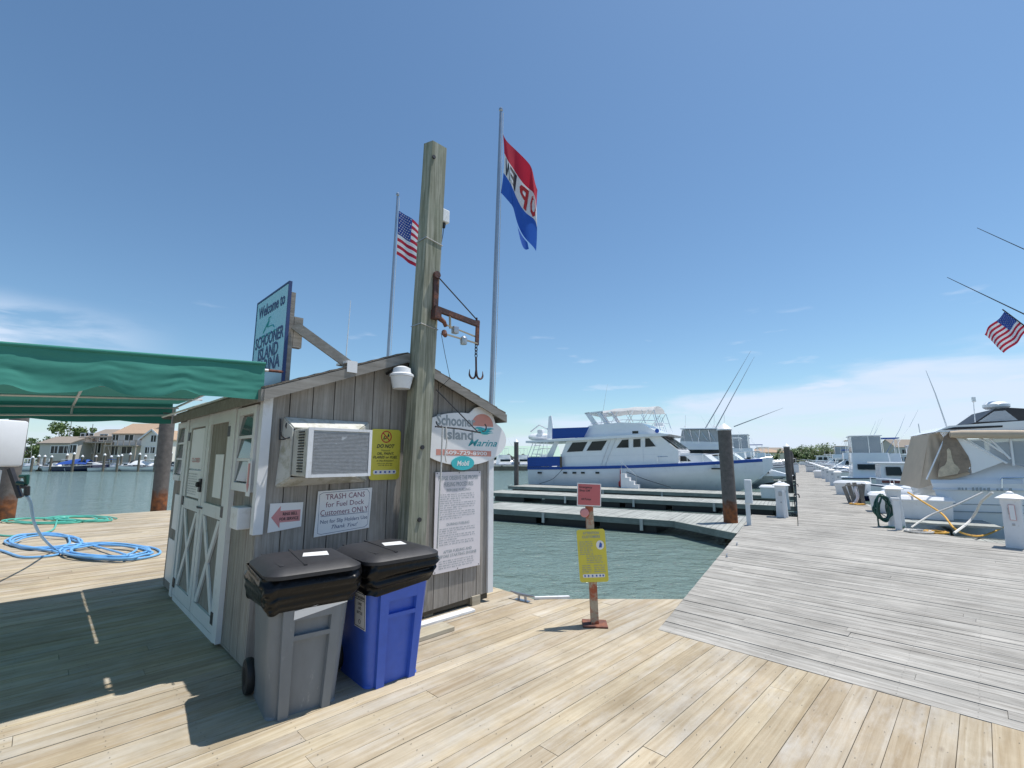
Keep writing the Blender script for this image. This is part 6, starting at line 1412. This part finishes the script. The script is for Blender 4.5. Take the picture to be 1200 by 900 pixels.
# wrapped dinghy
t=local('wrapped_dinghy','small dinghy in a shiny grey cover lying between the dock boxes and pilothouse boat','dinghy','P',(24.9,-3.9,-.05),R(60))
mb=MB(); mb.grid(lambda s,q:(-1.3+2.6*s,.62*math.cos(math.pi*q)*(.35+.65*math.sin(math.pi*min(.95,s+.08))),.02+(.55+.06*noise.noise(Vector((s*6,q*5,0))))*math.sin(math.pi*q)*(.3+.7*math.sin(math.pi*min(.95,s*.9+.1)))),24,16); mb.build('cover','gel2',t,smooth=True,auto=80)
mb=MB(); mb.loft([rrect(1.25,.5,.2,-.25),rrect(1.3,.6,.25,.05)]); mb.build('hull','gel2',t,smooth=True)

# ---------------------------------------------------------------- far shore: houses
def house(label,x0,x1,y0,y1,h,rh,wall,roof,axis='x',wins=(),base=0,deck=False,name='house'):
    t=thing(name,label,'house','O',((x0+x1)/2,(y0+y1)/2,base),0,'houses on the far shore')
    mb=MB(); 
    if axis=='x': mb.prism([(x0,y0,base-.5),(x0,y1,base-.5),(x0,y1,h),(x0,(y0+y1)/2,h+rh),(x0,y0,h)],(x1-x0,0,0))
    else: mb.prism([(x0,y0,base-.5),(x1,y0,base-.5),(x1,y0,h),((x0+x1)/2,y0,h+rh),(x0,y0,h)],(0,y1-y0,0))
    mb.build('wall',wall,t)
    mb=MB(); o=.4
    if axis=='x':
        ym=(y0+y1)/2; k=rh/(ym-y0)
        for s in (-1,1):
            ye=(y0-o) if s<0 else (y1+o); mb.prism([(x0-o,ye,h-o*k+.04),(x0-o,ye,h-o*k+.22),(x0-o,ym,h+rh+.24),(x0-o,ym,h+rh+.06)],(x1-x0+2*o,0,0))
    else:
        xm=(x0+x1)/2; k=rh/(xm-x0)
        for s in (-1,1):
            xe=(x0-o) if s<0 else (x1+o); mb.prism([(xe,y0-o,h-o*k+.04),(xe,y0-o,h-o*k+.22),(xm,y0-o,h+rh+.24),(xm,y0-o,h+rh+.06)],(0,y1-y0+2*o,0))
    rf=mb.build('roof',roof,t)
    if axis=='y':
        mb=MB(); xm=(x0+x1)/2
        for s in (-1,1): mb.bar((xm,y0-o-.05,h+rh+.08),((x0-o) if s<0 else (x1+o),y0-o-.05,h-o*k+.06),.06,.3,(0,0,1))
        mb.build('bargeboard','whiteclean',rf)
    for (wx,wz,ww,wh) in wins:
        mb=MB(); f=.13
        mb.box(wx-ww/2-f,wx-ww/2,y0-.06,y0+.02,wz-wh/2-f,wz+wh/2+f); mb.box(wx+ww/2,wx+ww/2+f,y0-.06,y0+.02,wz-wh/2-f,wz+wh/2+f); mb.box(wx-ww/2+.002,wx+ww/2-.002,y0-.055,y0+.02,wz+wh/2,wz+wh/2+f); mb.box(wx-ww/2+.002,wx+ww/2-.002,y0-.055,y0+.02,wz-wh/2-f,wz-wh/2); mb.box(wx-.05,wx+.05,y0-.05,y0+.02,wz-wh/2+.002,wz+wh/2-.002)
        wn=mb.build('window','whiteclean',t); mb=MB(); mb.box(wx-ww/2,wx+ww/2,y0-.03,y0-.004,wz-wh/2,wz+wh/2); mb.build('pane','glass',wn)
    if deck:
        mb=MB(); mb.box(x0-.2,x1+.2,y0-2.2,y0-.01,deck,deck+.2)
        for i in range(int((x1-x0)/1.2)+2): 
            xx=min(x1,x0+i*1.2); mb.box(xx,xx+.1,y0-2.2,y0-2.1,deck+.2,deck+1.1)
        mb.box(x0-.2,x1+.2,y0-2.22,y0-2.08,deck+1.1,deck+1.2)
        for xx in (x0,(x0+x1)/2,x1): mb.box(xx-.1,xx+.1,y0-2.15,y0-1.95,base-.3,deck)
        mb.build('balcony','housebrown',t)
    return t
HYc=94.0
def hx(x,Y=HYc): return onY(x,540,Y)[0]
def hz(x,y,Y=HYc): return onY(x,y,Y)[2]
def win(x,y,w_,h_,Y=HYc): return (hx(x,Y),hz(x,y,Y),w_,h_)
house('tall beige gabled house wing with white trim and pairs of windows on the far shore',hx(163),hx(187.5),HYc,HYc+9,hz(180,514),hz(175,504)-hz(175,514),'housetan','rooftan','y',[win(177,514,1.0,1.3),win(171.5,527.5,1.0,1.2),win(177,527.5,1,1.2)])
house('grey two-storey house under a wide tan roof beside the beige wing',hx(126),hx(162),HYc+1,HYc+10,hz(145,508),hz(145,495.5)-hz(145,508),'housegrey','rooftan','x',[win(132,513,1.2,1.2,HYc+1),win(148,513,1.7,1.2,HYc+1),win(147,527.5,2.0,1.4,HYc+1),win(133,528,1.2,1.8,HYc+1)],deck=hz(145,523))
house('brown-roofed house with small upper windows left of the tan-roofed one',hx(85),hx(124),HYc+3,HYc+11,hz(100,511),hz(100,502)-hz(100,511),'housebrown','roofgrey','x',[win(95,511.5,1.5,1.2,HYc+3),win(101,511.5,1.5,1.2,HYc+3),win(118,512.5,1.5,1.2,HYc+3),win(106,525,2.2,2,HYc+3),win(112,525,1.4,2,HYc+3)],deck=hz(105,519))
house('low one-storey house with brown roof and white posts at the left of the house group',hx(56),hx(90),HYc-2,HYc+5,hz(75,520),hz(75,512.5)-hz(75,520),'housegrey','roofgrey','x',[win(62,527,1.4,1.4,HYc-2),win(73,527,2.2,1.4,HYc-2),win(83,526,1.5,1.5,HYc-2)])
house('long low pinkish building far left beyond the pump',hx(-40),hx(40),HYc+30,HYc+42,hz(10,523,HYc+30),hz(10,515,HYc+30)-hz(10,523,HYc+30),'housepink','roofgrey','x',[win(10,527,2,1.5,HYc+30),win(28,527,2,1.5,HYc+30)])
house('green-roofed marina building with dormers far behind the yacht stern',hx(560,105),hx(655,105),105,114,hz(610,535,105),hz(610,526,105)-hz(610,535,105)+.5,'housegrey','roofgreen','x',[win(x,541,2.2,1.8,105) for x in (585,597,610,622,634)],name='marina_building')
for i,(x,) in enumerate(((596,),(613,))):
    t=thing('dormer_gable',('left','right')[i]+' grey dormer gable on the front of the green-roofed building','gable','O',(hx(x,104.6),104.6,2)); mb=MB(); c=hx(x,104.5); mb.prism([(c-1.6,104.3,hz(610,538,104.3)),(c+1.6,104.3,hz(610,538,104.3)),(c,104.3,hz(610,533,104.3)+.3)],(0,.5,0)); mb.build('gable','roofgrey',t); mb=MB(); mb.prism([(c-.8,104.22,hz(610,537.6,104.3)),(c+.8,104.22,hz(610,537.6,104.3)),(c,104.22,hz(610,535,104.3)+.2)],(0,.07,0)); mb.build('vent_window','whiteclean',t)
house('grey hip-topped house far right beyond the basin',onY(1052,540,240)[0],onY(1092,540,240)[0],240,252,onY(1070,524,240)[2],onY(1070,515,240)[2]-onY(1070,524,240)[2],'housegrey','roofgrey','x',[(onY(1060,530,240)[0],onY(1060,529,240)[2],2.5,2),(onY(1080,530,240)[0],onY(1080,529,240)[2],2.5,2)])
for i in range(16):
    x=onY(690+i*22+rd.uniform(-8,8),540,260)[0]; h=rd.uniform(3,5.5)
    house('distant low house on the horizon, %s from the left'%['first','second','third','fourth','fifth','sixth','seventh','eighth','ninth','tenth','eleventh','twelfth','thirteenth','fourteenth','fifteenth','sixteenth'][i],x-rd.uniform(5,8),x+rd.uniform(5,8),258+rd.uniform(0,30),295,h,rd.uniform(1.5,2.5),rd.choice(['housegrey','housetan','housebrown']),rd.choice(['roofgrey','rooftan','roofgrey']),'x',[(x-2,h*.55,1.6,1.4),(x+2.5,h*.55,1.6,1.4)])

# trees
def tree(x,y,h,r,label,n=1300,mt=('leaf','leaf2'),base=0,seed=1,cat='tree',lf=.3,grp='trees on the far shores',crown0=.3):
    rd=random.Random(seed); t=thing('leafy_tree' if cat=='tree' else 'bush',label,cat,'O',(x,y,base),0,grp)
    mb=MB(); mb.tube([(x,y,base-.4),(x+.1,y,base+h*.3),(x-.1,y,base+h*.62)],[r*.09+.06,r*.07+.04,.04],8)
    for k in range(5):
        a=rd.uniform(0,6.28); mb.tube([(x,y,base+h*(.25+.06*k)),(x+math.cos(a)*r*.55,y+math.sin(a)*r*.55,base+h*(.55+.06*k))],[r*.04+.03,.02],6)
    mb.build('trunk','trunk',t)
    cl=[(rd.gauss(0,.42)*r,rd.gauss(0,.42)*r,base+h*(crown0+(1-crown0)*rd.random()**.8*.88),rd.uniform(.22,.42)*r) for _ in range(16)]
    for mi,m_ in enumerate(mt):
        mb=MB()
        for i in range(n//2):
            c=cl[rd.randrange(mi*6,16 if mi else 11)]; d=Vector((rd.gauss(0,1),rd.gauss(0,1),rd.gauss(0,.8))); d=d.normalized()*c[3]*rd.random()**.4
            p=Vector((x+c[0],y+c[1],c[2]))+d; u=Vector((rd.gauss(0,1),rd.gauss(0,1),rd.gauss(0,1))).normalized(); w__=u.orthogonal().normalized(); s=lf*rd.uniform(.6,1.3)
            mb.add([p-u*s*.5,p+w__*s*.35,p+u*s*.5,p-w__*s*.35],[(0,1,2,3)])
        mb.build('crown',m_,t)
tree(hx(70,112),112,hz(70,496,112),4.2,'leafy green tree rising behind the low brown-roofed house',seed=2,lf=.5)
tree(hx(79,112),114,hz(79,500,114),3.2,'second green tree close beside the one behind the low house',seed=3,lf=.5)
tree(hx(48,96),96,hz(48,510,96),2.3,'round green bush-like tree left of the low brown-roofed house',seed=4,lf=.35,crown0=.1)
tree(hx(35,100),100,hz(35,520,100),2.5,'low light green shrub tree beside the long pinkish building',seed=5,lf=.35,crown0=.05)
tree(hx(212,110),110,hz(212,512,110),3.4,'dark tree beyond the beige house close to the shed',seed=6,lf=.5)
tree(hx(206,104),104,hz(206,523,104),3.0,'low pale green tree in front of the dark one by the shed',seed=16,lf=.4,crown0=.05)
for i,(px_,py_,r) in enumerate(((932,527,5),(945,524,6),(958,522,7),(972,521,7.5),(984,524,6.5),(996,527,5),(1018,530,5),(870,531,5),(852,530,5),(818,531,5),(905,533,5),(1120,531,6))):
    Y=238+i%3*4; tree(onY(px_,540,Y)[0],Y,onY(px_,py_,Y)[2],r,('broad green tree beyond the pier end, %s from the left'%['first','second','third','fourth','fifth','sixth','seventh'][i]) if i<7 else 'low distant tree on the horizon %s'%['just left of the near piling','above the far sport boats','right of the yacht bow','left of the pier end','behind the big cruiser'][i-7],n=1500,seed=30+i,lf=.9,crown0=.08)

# tree line far away
mb=MB(); rd=random.Random(77)
for i in range(16000):
    x=rd.uniform(-480,620); y=420+rd.uniform(0,30); hh=2.5+5*abs(noise.noise(Vector((x*.02,1.7,0))))+2*noise.noise(Vector((x*.15,0,2)))
    p=Vector((x,y,rd.uniform(-.3,max(1.5,hh)))); u=Vector((rd.gauss(0,1),rd.gauss(0,.4),rd.gauss(0,.6))).normalized(); v_=Vector((0,0,1)); s=rd.uniform(1.0,2.6)
    mb.add([p-u*s*.6,p+v_*s*.4,p+u*s*.6,p-v_*s*.4],[(0,1,2,3)])
tl=mb.build('far_woodland','leaf'); tl['kind']='stuff'; tl['label']='low dark woodland along the horizon'; tl['category']='woodland'

# far shore jetty boats and pilings
GF='boats moored at the far shore'
fs=[(33,'ttop',7,'gel',None,'small white boat moored near the left edge across the channel'),(64,'cuddy',7.5,'gel',None,'white cabin boat in front of the low brown-roofed house'),(82,'ttop',6.5,'gel2',None,'low pale open boat left of the blue-covered boat'),(103,'cuddy',9,'navy','bluecan','navy boat with bright blue cover in front of the houses'),(158,'cuddy',8,'gel','gel2','white boat with pale cover in front of the beige house'),(176,'ttop',6.5,'gel',None,'small white boat beside the piling in front of the beige house'),(206,'cuddy',7,'gel',None,'white boat glimpsed beside the shed across the channel'),(135,'ttop',6.5,'gel2','bluecan','small boat with blue top between the piles across the channel')]
for x,k,L,hu,cv,lb in fs: small_boat(k,'O',(hx(x,82),82,WZ),R(rd.uniform(-25,25))+(R(180) if x in (64,158) else 0),lb,L=L,B=2.7,hull=hu,cover=cv,group=GF)
for i,x in enumerate((590,600,612,626,636,642)): small_boat(['sport','cuddy','sport','cuddy','ttop','sport'][i],'O',(hx(x,93),93+i%2*4,WZ),R(15),'white boat below the green-roofed building, %s from the shed'%('first','second','third','fourth','fifth','sixth')[i],L=9.5,B=3,hull='gel',cover=[None,'greycanvas'][i%2],group=GF)
pl0=None
for i,x in enumerate((38,45,52,60,78,86,96,112,122,130,138,142,152,163,170,182,200,208)):
    Y=79+(i*7%5)*1.1; hgt=rd.uniform(1.6,2.4)
    t=local('mooring_pile','thin timber pile with pale cap across the channel, %s from the left'%('first','second','third','fourth','fifth','sixth','seventh','eighth','ninth','tenth','eleventh','twelfth','thirteenth','fourteenth','fifteenth','sixteenth','seventeenth','eighteenth')[i],'piling','O',(hx(x,Y),Y,0),0,'thin timber piles across the channel')
    mb=MB(); mb.tube([(0,0,-1.6),(0,0,hgt)],.17,8); mb.build('shaft','bulk',t); mb=MB(); mb.lathe((0,0,hgt),[(.2,-.05),(.2,.08),(.03,.3)],8); mb.build('cap','whiteclean',t)
# far shore jetty
mb=MB(); X0,X1=hx(20,84),hx(215,84); mb.box(X0,X1,84.6,85.5,-.12,.08)
for i in range(int((X1-X0)/3)): mb.box(X0+i*3,X0+i*3+.22,84.62,84.8,-1.5,-.12)
tag(mb.build('shore_walkway','rake'),'long low grey walkway along the far bulkhead behind the moored boats','walkway')
t=thing('walkway_railing','white railing along the far shore below the pink building','railing','O',(hx(40,87),87,0)); mb=MB(); 
for z in (.5,.9,1.3): mb.box(hx(28,87),hx(58,87),87,87.06,z,z+.1)
for i in range(8): x=hx(28+i*4.2,87); mb.box(x,x+.12,86.9,86.99,-.1,1.4)
mb.build('rails','whiteclean',t)
mb=MB()
for x,h in ((77,14),(103,12),(141,11),(160,9)):
    X_=hx(x,100); mb=MB(); mb.tube([(X_,100,0),(X_,100,hz(x,540-h*3.6,100))],[.09,.05],6); tag(mb.build('bare_mast','bulk',F='O',base=(X_,100,0)),'thin mast standing behind the far houses near %s'%{77:'the green tree',103:'the brown-roofed house',141:'the tan roof ridge',160:'the beige gable'}[x],'mast')
C.render.engine='CYCLES'
C.cycles.max_bounces=6
